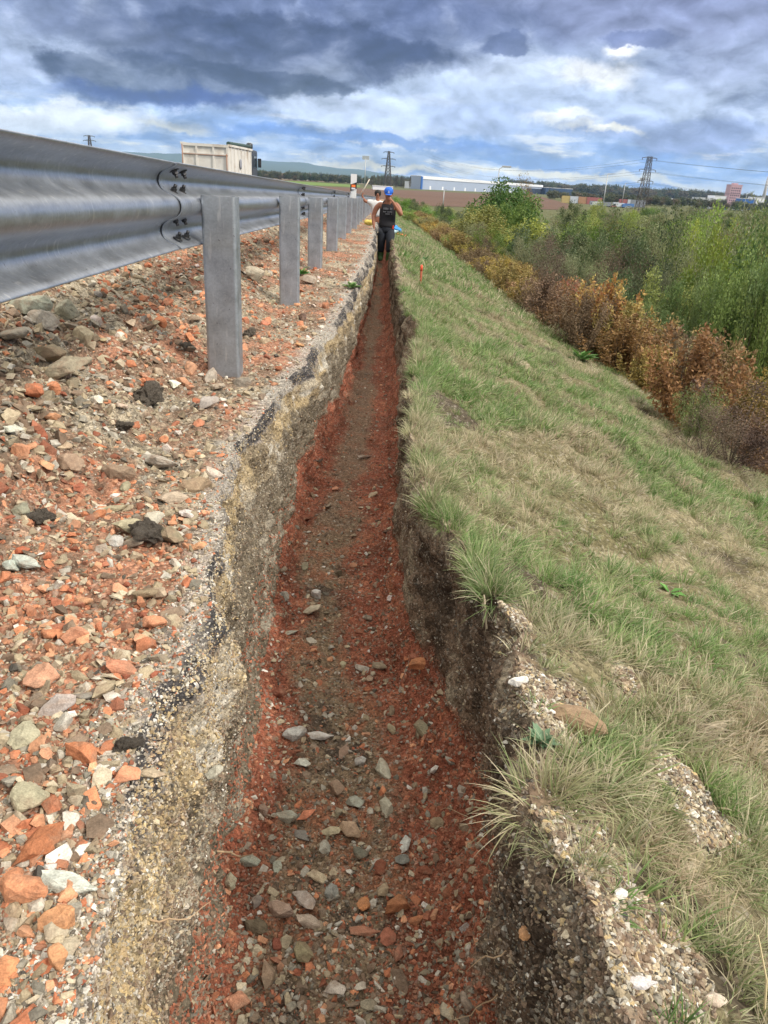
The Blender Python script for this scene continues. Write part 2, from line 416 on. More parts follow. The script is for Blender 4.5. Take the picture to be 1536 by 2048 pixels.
# embankment
em = (U > iR).astype(float)
gs = mixc(np.zeros_like(C)+np.array((.13, .115, .062)), (.22, .19, .12), sstep(n2, -.1, .5)); gs = mixc(gs, (.075, .06, .042), sstep(n1-n2*.4, .25, .7))
gs = mixc(gs, (.09, .12, .045), sstep(GY, 6, 20)*.7)
lip = sstep(GX-XR[:, None]+.04*n2, .02, .09)
kk = (em*lip)[..., None]; C = C*(1-kk)+gs*kk
# pale crushed-stone spills on the near bank
def spill(x, y, rx, ry): return sstep(1-np.hypot((GX-x)/rx, (GY-y)/ry)+.25*n2, .0, .35)
# nearest ground point to a spot in the photo, on the real displaced surface
_lim = ys < 30
_P = np.stack([GX2[_lim], GY[_lim], Gz[_lim]], -1).reshape(-1, 3)
_px, _py, _pd = proj(_P); _ok = _pd > .2
_ij = np.stack(np.meshgrid(np.nonzero(_lim)[0], np.arange(nu), indexing='ij'), -1).reshape(-1, 2)
def pick(px, py):
    d = np.hypot(_px-px, _py-py); d[~_ok] = 1e9
    r = max(7.0, d.min()+2); c = np.nonzero(d < r)[0]; k = c[np.argmin(_pd[c])]
    return _P[k], _ij[k]
SP = []
for (px, py, r1, r2) in [(1010, 1240, .05, .09), (1090, 1400, .10, .11), (1180, 1740, .16, .13), (1250, 1860, .13, .11), (1150, 1960, .14, .12), (1375, 1590, .07, .13), (1250, 1360, .03, .05), (1440, 1655, .05, .05)]:
    p, ij = pick(px, py); SP.append((p[0], p[1], r1, r2))
spl = np.zeros_like(GX)
for a in SP: spl = np.maximum(spl, spill(*a))
spl *= (U > i_wr-10)*np.where(U < iR-2, .35, 1.0)
kk = spl[..., None]; pale = mixc(np.zeros_like(C)+np.array((.30, .255, .19)), (.13, .10, .07), sstep(n3, .1, .6)); C = C*(1-kk)+pale*kk

# ------------------------------------------------------------------ ground materials
def mat(name):
    m = bpy.data.materials.new(name); m.use_nodes = True; t = NT(m.node_tree); t.n.clear()
    o = t.node('ShaderNodeOutputMaterial'); b = t.node('ShaderNodeBsdfPrincipled'); t.l.new(b.outputs[0], o.inputs[0]); t.b = b; t.o = o
    return m, t
def simple(name, col, rough=.6, metal=0.0, var=.15, sc=6.0, bump=0.0, bsc=60.0, spec=.4, dirt=None):
    m, t = mat(name); co = t.node('ShaderNodeTexCoord').outputs['Object']
    n = t.noise(co, sc, 5, .6); c_ = t.mix(1.0, col, t.ramp(n, [(.25, 1-var), (.75, 1+var)]), 'MULTIPLY')
    if dirt:
        c_ = t.mix(t.m('MULTIPLY', t.sm(t.noise(co, sc*.6, 6, .65), .5, .72), dirt[1]), c_, dirt[0])
    t.put(t.b.inputs['Base Color'], c_); t.put(t.b.inputs['Roughness'], t.lin(n, .2, .8, max(0, rough-.1), min(1, rough+.1)))
    t.b.inputs['Metallic'].default_value = metal; t.b.inputs['Specular IOR Level'].default_value = spec
    if bump:
        bn = t.node('ShaderNodeBump'); bn.inputs['Strength'].default_value = bump; bn.inputs['Distance'].default_value = .01
        t.put(bn.inputs['Height'], t.noise(co, bsc, 4, .6)); t.put(t.b.inputs['Normal'], bn.outputs[0])
    return m
def ground_mat(name, grain, spk, bump):
    m, t = mat(name); co = t.node('ShaderNodeTexCoord').outputs['Object']
    a = t.node('ShaderNodeAttribute', attribute_name='Col'); c_ = a.outputs['Color']
    v1 = t.vor(co, grain, out='Color'); sp = t.node('ShaderNodeSeparateColor'); t.l.new(v1, sp.inputs[0])
    d1 = t.vor(co, grain); 
    c_ = t.mix(1.0, c_, t.ramp(sp.outputs[0], [(0, 1-spk), (.5, 1.0), (1, 1+spk)]), 'MULTIPLY')
    c_ = t.mix(t.m('MULTIPLY', t.m('GREATER_THAN', sp.outputs[1], .90), .5), c_, t.mix(.5, c_, (.55, .50, .43)))
    v2 = t.vor(co, grain*2.7, out='Color'); s2 = t.node('ShaderNodeSeparateColor'); t.l.new(v2, s2.inputs[0])
    c_ = t.mix(1.0, c_, t.ramp(s2.outputs[0], [(0, 1-spk*.7), (1, 1+spk*.7)]), 'MULTIPLY')
    t.put(t.b.inputs['Base Color'], c_); t.b.inputs['Roughness'].default_value = .95; t.b.inputs['Specular IOR Level'].default_value = .2
    h = t.m('ADD', t.m('MULTIPLY', t.m('SUBTRACT', 1.0, d1), .6), t.m('MULTIPLY', t.noise(co, grain*2.2, 5, .65), .7))
    bn = t.node('ShaderNodeBump'); bn.inputs['Strength'].default_value = bump; bn.inputs['Distance'].default_value = .008
    t.put(bn.inputs['Height'], h); t.put(t.b.inputs['Normal'], bn.outputs[0])
    return m
M_sh = ground_mat('rubble_earth', 95, .45, .9); M_tr = ground_mat('cut_strata', 120, .42, 1.0); M_em = ground_mat('bank_earth', 90, .35, .7)
def slab(name, j0, j1, mt, step=1):
    cols = np.arange(j0, j1+1); n = len(cols)
    co = np.stack([GX2[:, cols], GY[:, cols], Gz[:, cols]], -1).reshape(-1, 3)
    i = np.arange(ny-1)[:, None]*n+np.arange(n-1)[None, :]
    f = np.stack([i, i+1, i+1+n, i+n], -1).reshape(-1, 4)
    cc = np.concatenate([C[:, cols].reshape(-1, 3), np.ones((co.shape[0], 1))], 1)
    me = npmesh(name, co, f, mt, True, {'Col': ('FLOAT_COLOR', 'POINT', np.clip(cc, 0, 1))})
    o = link(name, me); return o
tag(slab('shoulder_ground', 0, iL, M_sh), 'rubble strewn road shoulder running along the left of the trench', 'ground', kind='structure')
tag(slab('trench_ground', iL, iR, M_tr), 'long narrow trench cut through yellow, grey and red layers of earth', 'trench', kind='structure')
tag(slab('embankment_ground', iR, nu-1, M_em), 'grassy embankment slope falling away to the right of the trench', 'embankment', kind='structure')

# height of the bank and plain, for things stood on it
def gz(x, y):
    if y < 380 and -2.0 < x < 24:
        i = min(np.searchsorted(ys, y), ny-1); j = int(np.argmin(np.abs(GX2[i]-x))); return max(Gz[i, j], PLAIN)
    return PLAIN

# ------------------------------------------------------------------ scattering
GN = {}
def instancer(name, pts, rot, scl, col, idx, sources, label, cat='gravel'):
    """one stuff object: instances of the source meshes on the given points"""
    n = len(pts)
    me = bpy.data.meshes.new(name); me.vertices.add(n); me.vertices.foreach_set('co', np.asarray(pts, np.float32).ravel())
    for nm, typ, arr in (('rot', 'FLOAT_VECTOR', rot), ('scl', 'FLOAT_VECTOR', scl), ('icol', 'FLOAT_VECTOR', col)):
        a = me.attributes.new(nm, typ, 'POINT'); a.data.foreach_set('vector', np.asarray(arr, np.float32).ravel())
    a = me.attributes.new('idx', 'INT', 'POINT'); a.data.foreach_set('value', np.asarray(idx, np.int32))
    o = link(name, me)
    key = sources.name
    if key not in GN:
        g = bpy.data.node_groups.new('scatter_'+key, 'GeometryNodeTree'); GN[key] = g
        g.interface.new_socket('Geometry', in_out='INPUT', socket_type='NodeSocketGeometry')
        g.interface.new_socket('Geometry', in_out='OUTPUT', socket_type='NodeSocketGeometry')
        N = g.nodes; Lk = g.links
        gi = N.new('NodeGroupInput'); go = N.new('NodeGroupOutput')
        ci = N.new('GeometryNodeCollectionInfo'); ci.inputs['Collection'].default_value = sources
        ci.inputs['Separate Children'].default_value = True; ci.inputs['Reset Children'].default_value = True
        ip = N.new('GeometryNodeInstanceOnPoints'); ip.inputs['Pick Instance'].default_value = True
        def na(nm, dt):
            x = N.new('GeometryNodeInputNamedAttribute'); x.data_type = dt; x.inputs['Name'].default_value = nm
            return [s for s in x.outputs if s.enabled and s.name == 'Attribute'][0]
        Lk.new(gi.outputs[0], ip.inputs['Points']); Lk.new(ci.outputs[0], ip.inputs['Instance'])
        Lk.new(na('idx', 'INT'), ip.inputs['Instance Index'])
        e2r = N.new('FunctionNodeEulerToRotation'); Lk.new(na('rot', 'FLOAT_VECTOR'), e2r.inputs[0])
        Lk.new(e2r.outputs[0], ip.inputs['Rotation']); Lk.new(na('scl', 'FLOAT_VECTOR'), ip.inputs['Scale'])
        Lk.new(ip.outputs[0], go.inputs[0])
    md = o.modifiers.new('scatter', 'NODES'); md.node_group = GN[key]
    return tag(o, label, cat, kind='stuff')
def srccol(name, meshes):
    c_ = bpy.data.collections.new(name)
    for i, me in enumerate(meshes):
        o = bpy.data.objects.new('%s_%02d' % (name, i), me); c_.objects.link(o)
    return c_

# ---- stones
def stone_mesh(seed, flat=.6, elong=1.0, npt=13, rough=0.0, sub=0, smooth=False):
    r = random.Random(seed); b = bmesh.new()
    for i in range(npt):
        v = Vector((r.gauss(0, 1), r.gauss(0, 1), r.gauss(0, 1))).normalized()*r.uniform(.75, 1.0)
        b.verts.new((v.x*elong*.5, v.y*.5/elong**.3, v.z*.5*flat))
    h = bmesh.ops.convex_hull(b, input=b.verts[:]); bmesh.ops.delete(b, geom=[g for g in h['geom_interior'] if isinstance(g, bmesh.types.BMVert)], context='VERTS')
    if sub:
        bmesh.ops.bevel(b, geom=b.edges[:], offset=.035, segments=1, affect='EDGES', profile=.6, clamp_overlap=True)
        bmesh.ops.triangulate(b, faces=b.faces[:])
        for k in range(sub): bmesh.ops.subdivide_edges(b, edges=b.edges[:], cuts=1, use_grid_fill=True)
        b.normal_update(); P = np.array([v.co[:] for v in b.verts]); N_ = np.array([v.normal[:] for v in b.verts])
        d = rough*(fbm(P[:, 0], P[:, 1], P[:, 2], 4, 3, seed)+.4*fbm(P[:, 0], P[:, 1], P[:, 2], 14, 2, seed+9))
        P = P+N_*d[:, None]
        for v, p in zip(b.verts, P): v.co = p
    for f in b.faces: f.smooth = smooth
    me = bpy.data.meshes.new('stone'); b.to_mesh(me); b.free(); return me
def stone_mat(name, src):
    m, t = mat(name); tcn = t.node('ShaderNodeTexCoord'); co = tcn.outputs['Object']
    if src == 'INST':
        a = t.node('ShaderNodeAttribute', attribute_name='icol'); a.attribute_type = 'INSTANCER'; c_ = a.outputs['Color']; sc = 3.0
    else:
        oi = t.node('ShaderNodeObjectInfo'); c_ = oi.outputs['Color']; sc = 3.0
    geo = t.node('ShaderNodeNewGeometry'); wp = geo.outputs['Position']
    c_ = t.mix(1.0, c_, t.ramp(t.noise(wp, 60, 5, .65), [(.3, .72), (.7, 1.25)]), 'MULTIPLY')
    c_ = t.mix(t.m('MULTIPLY', t.sm(t.noise(wp, 23, 4, .6), .46, .66), .5), c_, (.27, .18, .125))     # clinging earth
    c_ = t.mix(1.0, c_, t.ramp(t.noise(wp, 420, 2, .5), [(.3, .8), (.7, 1.18)]), 'MULTIPLY')
    t.put(t.b.inputs['Base Color'], c_); t.b.inputs['Roughness'].default_value = .9; t.b.inputs['Specular IOR Level'].default_value = .25
    bn = t.node('ShaderNodeBump'); bn.inputs['Strength'].default_value = .7; bn.inputs['Distance'].default_value = .004
    t.put(bn.inputs['Height'], t.noise(wp, 130, 6, .7)); t.put(t.b.inputs['Normal'], bn.outputs[0])
    return m
M_st = stone_mat('stone_scattered', 'INST'); M_s1 = stone_mat('stone_single', 'OBJ')
smalls = [stone_mesh(100+i, random.uniform(.45, .95), random.uniform(.9, 1.5), 11) for i in range(12)]
for me in smalls: me.materials.append(M_st)
SRC = srccol('stone_source', smalls)
bigs = [stone_mesh(300+i, [.45, .6, .8, .95][i % 4], [1., 1.35, 1.7][i % 3], 15, .03, 2) for i in range(14)]
for me in bigs: me.materials.append(M_s1)
PAL = {'orange': [(.54, .235, .125), (.46, .185, .10), (.60, .31, .18), (.40, .15, .08), (.52, .27, .165)],
       'beige': [(.42, .355, .25), (.36, .30, .205), (.48, .42, .315), (.30, .255, .18)],
       'grey': [(.37, .345, .29), (.28, .26, .215), (.47, .445, .39), (.21, .195, .16)],
       'white': [(.60, .57, .51), (.53, .49, .42), (.68, .66, .62)],
       'dark': [(.09, .083, .073), (.13, .115, .095)],
       'red': [(.30, .104, .062), (.235, .086, .052), (.36, .145, .088)],
       'yellow': [(.48, .37, .21), (.43, .33, .18), (.52, .44, .31)],
       'brown': [(.20, .15, .11), (.25, .19, .14), (.15, .11, .08)]}
NAMES = list(PAL)
def colours(n, weights):
    """weights: dict name-> array or float"""
    w = np.stack([np.broadcast_to(weights.get(k, 0.0), (n,)).astype(float) for k in NAMES], 1); w /= w.sum(1, keepdims=True)
    cum = w.cumsum(1); r = rng.random((n, 1)); ki = (r > cum).sum(1).clip(0, len(NAMES)-1)
    out_ = np.zeros((n, 3))
    for k, nm in enumerate(NAMES):
        s = ki == k; c_ = np.array(PAL[nm])[rng.integers(0, len(PAL[nm]), s.sum())]
        out_[s] = c_
    return out_*rng.uniform(.82, 1.2, (n, 1)), ki
# sampling table of the grid cells
cA = np.hypot(np.diff(GX, axis=1)[:-1], np.diff(GZ, axis=1)[:-1])*np.diff(GY, axis=0)[:, :-1]
def sample(n, j0, j1, y0, y1, dens):
    """random points on the ground surface between columns j0..j1; dens(Y,X,i,j)->weight"""
    i0, i1 = np.searchsorted(ys, [y0, y1]); sub = (slice(i0, i1-1), slice(j0, j1))
    w = cA[sub]*dens(GY[sub], GX[sub]); cw = w.ravel().cumsum(); k = np.searchsorted(cw, rng.random(n)*cw[-1]).clip(0, w.size-1)
    i = k//w.shape[1]+i0; j = k % w.shape[1]+j0; a = rng.random(n); b = rng.random(n)
    G = np.stack([GX2, GY, Gz], -1)
    f = lambda ii, jj: np.stack([GX2[ii, jj], GY[ii, jj], Gz[ii, jj]], -1)
    p = f(i, j)*((1-a)*(1-b))[:, None]+f(i+1, j)*(a*(1-b))[:, None]+f(i, j+1)*((1-a)*b)[:, None]+f(i+1, j+1)*(a*b)[:, None]
    nrm_ = np.stack([nx_[i, j], 0*a, nz_[i, j]], -1)
    return p, nrm_, i, j
def sizes(n, lo, hi, pw=2.2): 
    r = rng.random(n); return (lo**(-pw)+(hi**(-pw)-lo**(-pw))*r)**(-1/pw)
def rrot(n, tilt=.35): return np.stack([rng.normal(0, tilt, n), rng.normal(0, tilt, n), rng.random(n)*6.283], 1)
allp = []
def scatter(name, n, j0, j1, y0, y1, dens, lo, hi, weights, label, pw=2.2, sink=.15, tilt=.45, flat=1.0, minpx=.7):
    p, nn, i, j = sample(n, j0, j1, y0, y1, dens); s = sizes(n, lo, hi, pw)
    s = np.maximum(s, minpx*2*p[:, 1]/F_PX)
    p = p - nn*(s*sink)[:, None]+nn*(s*.2)[:, None]
    c_, ki = colours(n, weights(p, i, j) if callable(weights) else weights)
    sc_ = s[:, None]*np.stack([rng.uniform(.8, 1.3, n), rng.uniform(.8, 1.2, n), rng.uniform(.7, 1.1, n)*flat], 1)
    return instancer(name, p, rrot(n, tilt), sc_, c_, rng.integers(0, len(smalls), n), SRC, label)
inv2 = lambda Y, X: 1/np.maximum(Y, .6)**1.9
def wsh(p, i, j):
    a = fbm(p[:, 0], p[:, 1], 0, 1.1, 2, 71)+.4*fbm(p[:, 0], p[:, 1], 0, 5, 2, 74); b = fbm(p[:, 0], p[:, 1], 5, 1.6, 2, 77)
    e = sstep(p[:, 0], -.50, -.40)*(p[:, 1] < 6)
    nb = sstep(p[:, 1], 1.3, .8)
    return {'orange': .42+.50*np.clip(a, -.7, 1)+.40*nb, 'beige': .72-.3*a, 'grey': .32-.15*a+.3*np.clip(b, 0, 1), 'white': .04+.15*e+.06*np.clip(b, 0, 1), 'dark': .05+.08*np.clip(-a, 0, 1), 'red': .16+.2*np.clip(a, 0, 1), 'brown': .16}
scatter('shoulder_gravel', 76000, marks[1], iL-1, .35, 40, inv2, .005, .022, wsh, 'loose orange and beige crushed stone covering the shoulder under the guardrail', pw=2.0)
scatter('shoulder_rubble', 14000, marks[1], iL-6, .35, 45, lambda Y, X: 1/np.maximum(Y, .9)**1.25, .017, .048, wsh, 'coarser angular brick coloured rubble lying over the fine shoulder gravel', pw=1.9, sink=.16)
scatter('heap_rubble', 4200, marks[1], marks[4]-20, 1.2, 11, lambda Y, X: 1/np.maximum(Y, 1.2)**.9, .022, .075, lambda p, i, j: (lambda a: {'orange': .35+.7*np.clip(a, -.4, 1), 'beige': .5-.3*a, 'grey': .45-.3*a, 'red': .15+.2*np.clip(a, 0, 1), 'brown': .25})(fbm(p[:, 0], p[:, 1], 0, 1.4, 2, 82)), 'chunky grey and red rubble heaped along behind the guardrail posts', pw=1.7, sink=.12)
scatter('crust_chippings', 9000, iL-16, iL+9, .35, 14, inv2, .004, .012, {'white': .5, 'grey': .8, 'dark': .22, 'beige': .4, 'orange': .1}, 'black and white chippings of the broken crust along the trench lip')
scatter('wall_grains', 30000, iL+3, marks[8]-14, .5, 10, inv2, .004, .013, lambda p, i, j: {'yellow': .9*(p[:, 2]+S*p[:, 1] > -1.03)+.05, 'white': .10, 'beige': .4, 'grey': .2+.4*(p[:, 2]+S*p[:, 1] < -1.0), 'brown': .25+.9*(p[:, 2]+S*p[:, 1] < -.99), 'dark': .08}, 'fine yellow and grey gravel showing in the left wall of the trench')
scatter('trench_crumbs', 36000, marks[8]-10, marks[13]+6, .55, 22, inv2, .005, .018, lambda p, i, j: (lambda cen: {'red': 1.1-.75*cen, 'brown': .25+.7*cen, 'grey': .08+.10*cen, 'dark': .03+.10*cen, 'orange': .05, 'beige': .05+.16*cen})(np.exp(-((p[:, 0]+.05)/.15)**2)), 'red brown crumbs of earth and small stones on the trench floor')
scatter('trench_stones_gravel', 2600, i_fl0, i_fl1, .6, 12, inv2, .014, .034, {'grey': .5, 'beige': .45, 'orange': .35, 'red': .2, 'brown': .35, 'white': .1}, 'scattered pale pebbles lying along the trench floor')
scatter('bank_soil_crumbs', 18000, marks[13], iR+12, .5, 12, inv2, .004, .016, lambda p, i, j: {'brown': .5, 'dark': .6, 'beige': .28, 'grey': .22, 'white': .05, 'red': .7*(p[:, 2]+S*p[:, 1] < -1.36)}, 'dark crumbly soil and grit in the right wall of the trench')
_k = spl*(cA.shape[0] > 0)
def dens_sp(Y, X):
    i0 = np.searchsorted(ys, Y[0, 0]); return np.clip(spl[i0:i0+Y.shape[0], i_wr-10:i_wr-10+Y.shape[1]]-.25, 0, 1)+1e-9
scatter('bank_pale_gravel', 12000, i_wr-10, marks[18], .45, 4.0, dens_sp, .006, .018, {'white': .14, 'beige': .65, 'grey': .4, 'yellow': .16, 'brown': .55, 'dark': .2}, 'pale crushed limestone spilling between the grass on the bank', sink=.1)

# ---- single stones
placed = []
def put_stone(p, nn, s, col, mi, label, group=None, cat='stone', rz=None, flat=1., tilt=.25, sink=.22):
    o = bpy.data.objects.new('stone', bigs[mi % len(bigs)]); COL.objects.link(o)
    o.location = Vector(p)+Vector(nn)*(s*(.5*.6*flat)*(1-2*sink)*.8)
    o.rotation_euler = (random.gauss(0, tilt), random.gauss(0, tilt), random.uniform(0, 6.28) if rz is None else rz)
    o.scale = (s, s*random.uniform(.85, 1.05), s*flat); o.color = c4(tuple(x*random.uniform(.94, 1.08) for x in col))
    placed.append((p[0], p[1], s)); return tag(o, label, cat, group)
O_, B_, G_, W_, K_ = (.54, .255, .15), (.40, .345, .25), (.36, .35, .31), (.58, .57, .53), (.26, .20, .13)
named = [  # px, py (base centre), width px, colour, mesh, label
 (60, 1600, 92, (.38, .335, .235), 0, 'largest smooth olive beige teardrop stone near the left edge of the shoulder'),
 (140, 1770, 80, W_, 5, 'pale grey white wedge stone on the near shoulder below the big teardrop stone'),
 (40, 1790, 78, O_, 2, 'orange triangular stone at the left edge beside the pale wedge stone'),
 (115, 1850, 66, O_, 7, 'angular orange stone just under the pale grey wedge stone'),
 (108, 1925, 58, (.56, .27, .14), 3, 'square orange stone low on the near shoulder'),
 (10, 1960, 70, (.54, .25, .13), 6, 'large orange stone cut by the left frame edge near the bottom corner'),
 (55, 1475, 66, B_, 9, 'round speckled beige stone at the left edge of the shoulder'),
 (120, 1418, 60, (.42, .41, .36), 10, 'pale grey rounded stone right of the speckled beige stone'),
 (168, 1515, 54, (.50, .20, .10), 11, 'rough brick red stone in the middle of the near shoulder'),
 (250, 1562, 52, O_, 4, 'blocky orange stone beside the broken black crust'),
 (295, 1545, 38, (.42, .38, .27), 8, 'small cream stone on the trench lip beside the blocky orange stone'),
 (240, 1340, 50, O_, 1, 'flat orange slab stone in the middle of the shoulder gravel'),
 (285, 1195, 56, K_, 12, 'brown grey rounded stone left of a thin flat stone on the shoulder'),
 (320, 1190, 38, B_, 13, 'thin beige flat stone leaning on the brown grey stone'),
 (325, 930, 58, (.40, .37, .31), 5, 'big pale angular stone below the nearest guardrail post'),
 (140, 935, 56, (.33, .25, .16), 6, 'square brown stone on the upper shoulder'),
 (237, 948, 48, K_, 2, 'olive brown stone between the square brown and the pale angular stones'),
 (42, 915, 44, O_, 3, 'rounded orange stone at the left edge of the upper shoulder'),
 (346, 1000, 48, B_, 1, 'flat beige slab stone below the big pale angular stone'),
 (380, 1030, 34, W_, 9, 'white grey stone right of the flat beige slab'),
 (440, 775, 36, B_, 0, 'pointed beige stone just below the foot of the nearest post'),
 (415, 812, 44, G_, 4, 'flat grey stone lying between the nearest post and the trench'),
 (95, 715, 58, K_, 10, 'brown rounded boulder in the grey stone heap under the rail'),
 (110, 745, 78, (.30, .27, .20), 8, 'long flat grey brown stone at the foot of the heap under the rail'),
 (85, 655, 60, (.36, .34, .28), 6, 'angular grey block in the stone heap under the rail'),
 (165, 680, 48, B_, 3, 'upright beige block on the right of the stone heap under the rail'),
 (28, 680, 62, (.28, .27, .22), 12, 'grey stone at the left edge of the heap under the rail'),
 (60, 620, 60, (.35, .33, .27), 2, 'pale flat stone on top of the heap directly below the rail'),
 (130, 628, 52, (.34, .32, .26), 7, 'grey slab high in the heap close below the rail'),
 (65, 790, 50, (.40, .16, .08), 13, 'orange red slab stone below the grey stone heap'),
 (260, 1055, 52, B_, 1, 'long narrow beige stone set aslant on the shoulder'),
 (240, 1085, 34, (.45, .44, .40), 9, 'small pale stone left of a darker twin beside the dark clods'),
 (272, 1090, 34, (.30, .27, .20), 10, 'small olive stone, darker twin beside the pale stone'),
 (60, 1130, 46, (.42, .44, .41), 5, 'pale greenish stone near the left edge halfway up the shoulder'),
 (22, 1135, 36, (.42, .44, .41), 6, 'pale greenish stone touching the left frame edge halfway up'),
 (36, 1105, 34, (.38, .11, .06), 4, 'dark red cube stone above the pale greenish stones'),
 (305, 1246, 46, O_, 13, 'long orange stone between the shoulder gravel and the crust'),
 (145, 1275, 36, O_, 11, 'rough orange stone on the pale gravel patch'),
 (105, 1272, 44, (.52, .22, .12), 0, 'smooth orange stone left of the rough orange stone'),
 (425, 1545, 42, (.42, .41, .37), 12, 'pale grey stone held in the left trench wall'),
 (592, 1468, 36, G_, 2, 'grey stone on the trench floor, left of a whitish twin'),
 (645, 1473, 32, W_, 5, 'whitish angular stone on the trench floor, right of its grey twin'),
 (715, 1525, 22, W_, 7, 'small white stone on the trench floor above the middle stones'),
 (670, 1580, 40, (.34, .28, .2), 3, 'beige angular stone in the middle of the trench floor'),
 (705, 1605, 38, (.35, .34, .29), 4, 'grey angular stone touching the beige one on the trench floor'),
 (700, 1662, 44, (.46, .36, .25), 13, 'cream wedge stone in the middle of the trench floor'),
 (666, 1665, 30, (.42, .36, .27), 8, 'narrow cream stone left of the cream wedge in the trench'),
 (654, 1695, 30, (.38, .36, .29), 9, 'rounded grey green stone below the cream wedge in the trench'),
 (808, 1722, 34, (.22, .22, .2), 12, 'dark grey upright stone on the right of the trench floor'),
 (720, 1708, 40, (.17, .16, .13), 0, 'dark rounded stone in the middle of the trench floor'),
 (500, 1728, 36, (.28, .30, .26), 10, 'mossy grey stone at the foot of the left trench wall'),
 (660, 1785, 34, (.30, .30, .26), 6, 'speckled grey stone above the small orange stone in the trench'),
 (727, 1808, 32, (.52, .22, .10), 9, 'smooth orange pebble on the trench floor'),
 (732, 1862, 38, (.46, .22, .13), 5, 'pinkish triangular stone on the near trench floor'),
 (565, 1825, 40, (.42, .32, .27), 2, 'pink grey stone at the left of the near trench floor'),
 (612, 1848, 40, (.45, .38, .28), 1, 'pale ribbed stone right of the pink grey stone'),
 (606, 1905, 46, (.30, .26, .17), 6, 'olive angular stone on the near trench floor'),
 (665, 1978, 42, (.52, .50, .42), 4, 'whitish block at the bottom middle of the trench'),
 (735, 2012, 40, (.30, .27, .19), 12, 'olive rounded stone right of the whitish block at the bottom'),
 (470, 2010, 48, (.52, .28, .18), 13, 'long pink stone lying at the foot of the left wall, bottom of the trench'),
 (800, 1815, 42, (.45, .18, .09), 11, 'orange slab stone on the right side of the trench floor'),
 (635, 1190, 26, W_, 3, 'small pale stone far up the middle of the trench floor'),
 (625, 1218, 26, (.48, .42, .34), 8, 'cream stone next below the small pale one up the trench'),
 (1145, 1450, 92, (.27, .20, .125), 1, 'long brown stone block lying on the grass bank'),
 (1040, 1368, 30, (.72, .71, .70), 2, 'bright white stone on the trench edge above the long brown block'),
 (1268, 1965, 46, (.62, .61, .60), 5, 'white stone in the pale gravel at the bottom of the bank'),
 (1240, 1790, 26, (.66, .65, .62), 7, 'white chip in the pale gravel between two grass tufts'),
 (1055, 1870, 30, (.50, .27, .13), 9, 'small orange stone in the dark soil of the bank'),
 (1420, 2000, 48, (.55, .46, .36), 13, 'smooth cream stone in the grass at the bottom right'),
 (1385, 1625, 24, (.70, .68, .64), 6, 'white stone in the limestone spill among the grass'),
 (1290, 1655, 30, (.30, .26, .2), 3, 'grey brown stone between the grass and the limestone spill'),
 (728, 910, 18, (.40, .37, .3), 5, 'small pale stone far up the trench floor'),
 (620, 560, 26, (.40, .36, .28), 2, 'pale flat stone between the third and fourth guardrail posts'),
 (512, 555, 36, (.42, .38, .28), 7, 'pale stone behind the second guardrail post'),
]
for px, py, wpx, colr, mi, lab in named:
    p, ij = pick(px, py); d = (p@fw); s = wpx*d/F_PX*1.12
    nn = (nx_[ij[0], ij[1]], 0, nz_[ij[0], ij[1]])
    o = put_stone(p, nn, s, colr, mi, lab, rz=random.uniform(-.5, .5), tilt=.18, sink=.08)
def rest(n, j0, j1, y0, y1, lo, hi, weights, labs, groups):
    k = 0; tries = 0
    while k < n and tries < n*8:
        tries += 1
        p, nn, i, j = sample(1, j0, j1, y0, y1, lambda Y, X: 1/np.maximum(Y, .8)**1.3); p = p[0]; nn = nn[0]
        s = float(sizes(1, lo, hi, 1.4)[0])*(1+.06*p[1])
        if any(math.hypot(p[0]-q[0], p[1]-q[1]) < .5*(s+q[2]) for q in placed): continue
        px, py, d = proj(p)
        if px < -60 or px > 1600 or py > 2120: continue
        c_, ki = colours(1, weights); nm = NAMES[ki[0]]
        fam = 'orange' if nm in ('orange', 'red') else 'grey'
        put_stone(p, nn, s, c_[0], random.randrange(14), labs[fam], groups[fam]); k += 1
rest(165, marks[2], iL-8, .45, 9, .035, .075, {'orange': .5, 'beige': .35, 'grey': .2, 'white': .04, 'brown': .1},
     {'orange': 'middling orange red rubble stone among many alike on the gravel shoulder', 'grey': 'middling beige grey rubble stone among many alike on the gravel shoulder'},
     {'orange': 'orange rubble stones on the shoulder', 'grey': 'beige grey rubble stones on the shoulder'})
rest(66, i_fl0, i_fl1, .65, 4, .030, .055, {'orange': .12, 'beige': .6, 'grey': .35, 'white': .16, 'brown': .3, 'red': .15},
     {'orange': 'small reddish stone among many alike on the trench floor', 'grey': 'small grey brown stone among many alike on the trench floor'},
     {'orange': 'reddish stones on the trench floor', 'grey': 'grey brown stones on the trench floor'})
# broken lumps of black asphalt crust
M_asp = simple('asphalt_lump', (.13, .11, .09), .9, var=.6, sc=60, bump=1.0, bsc=220, dirt=((.36, .30, .23), .9))
asp = stone_mesh(777, .6, 1.2, 22, .17, 3); asp.materials.append(M_asp)
for px, py, wpx, lab in [(300, 805, 84, 'largest black lump of broken asphalt below the nearest post'), (250, 855, 42, 'small black asphalt lump left of the red and beige stones'),
                         (300, 1070, 88, 'flat black asphalt clod beside the small twin stones'), (90, 1040, 56, 'black asphalt clod in a hollow near the left edge'),
                         (255, 1490, 60, 'black asphalt crumb on the lip of the trench'), (375, 695, 30, 'dark clod just left of the foot of the nearest post'), (500, 665, 34, 'dark clod between the first and second posts')]:
    p, ij = pick(px, py); s = wpx*(p@fw)/F_PX
    o = bpy.data.objects.new('asphalt_lump', asp); COL.objects.link(o); o.location = p+np.array([0, 0, s*.18]); o.scale = (s, s, s*.8); o.rotation_euler = (.2, .1, random.uniform(0, 6))
    tag(o, lab, 'asphalt lump', 'lumps of broken asphalt')

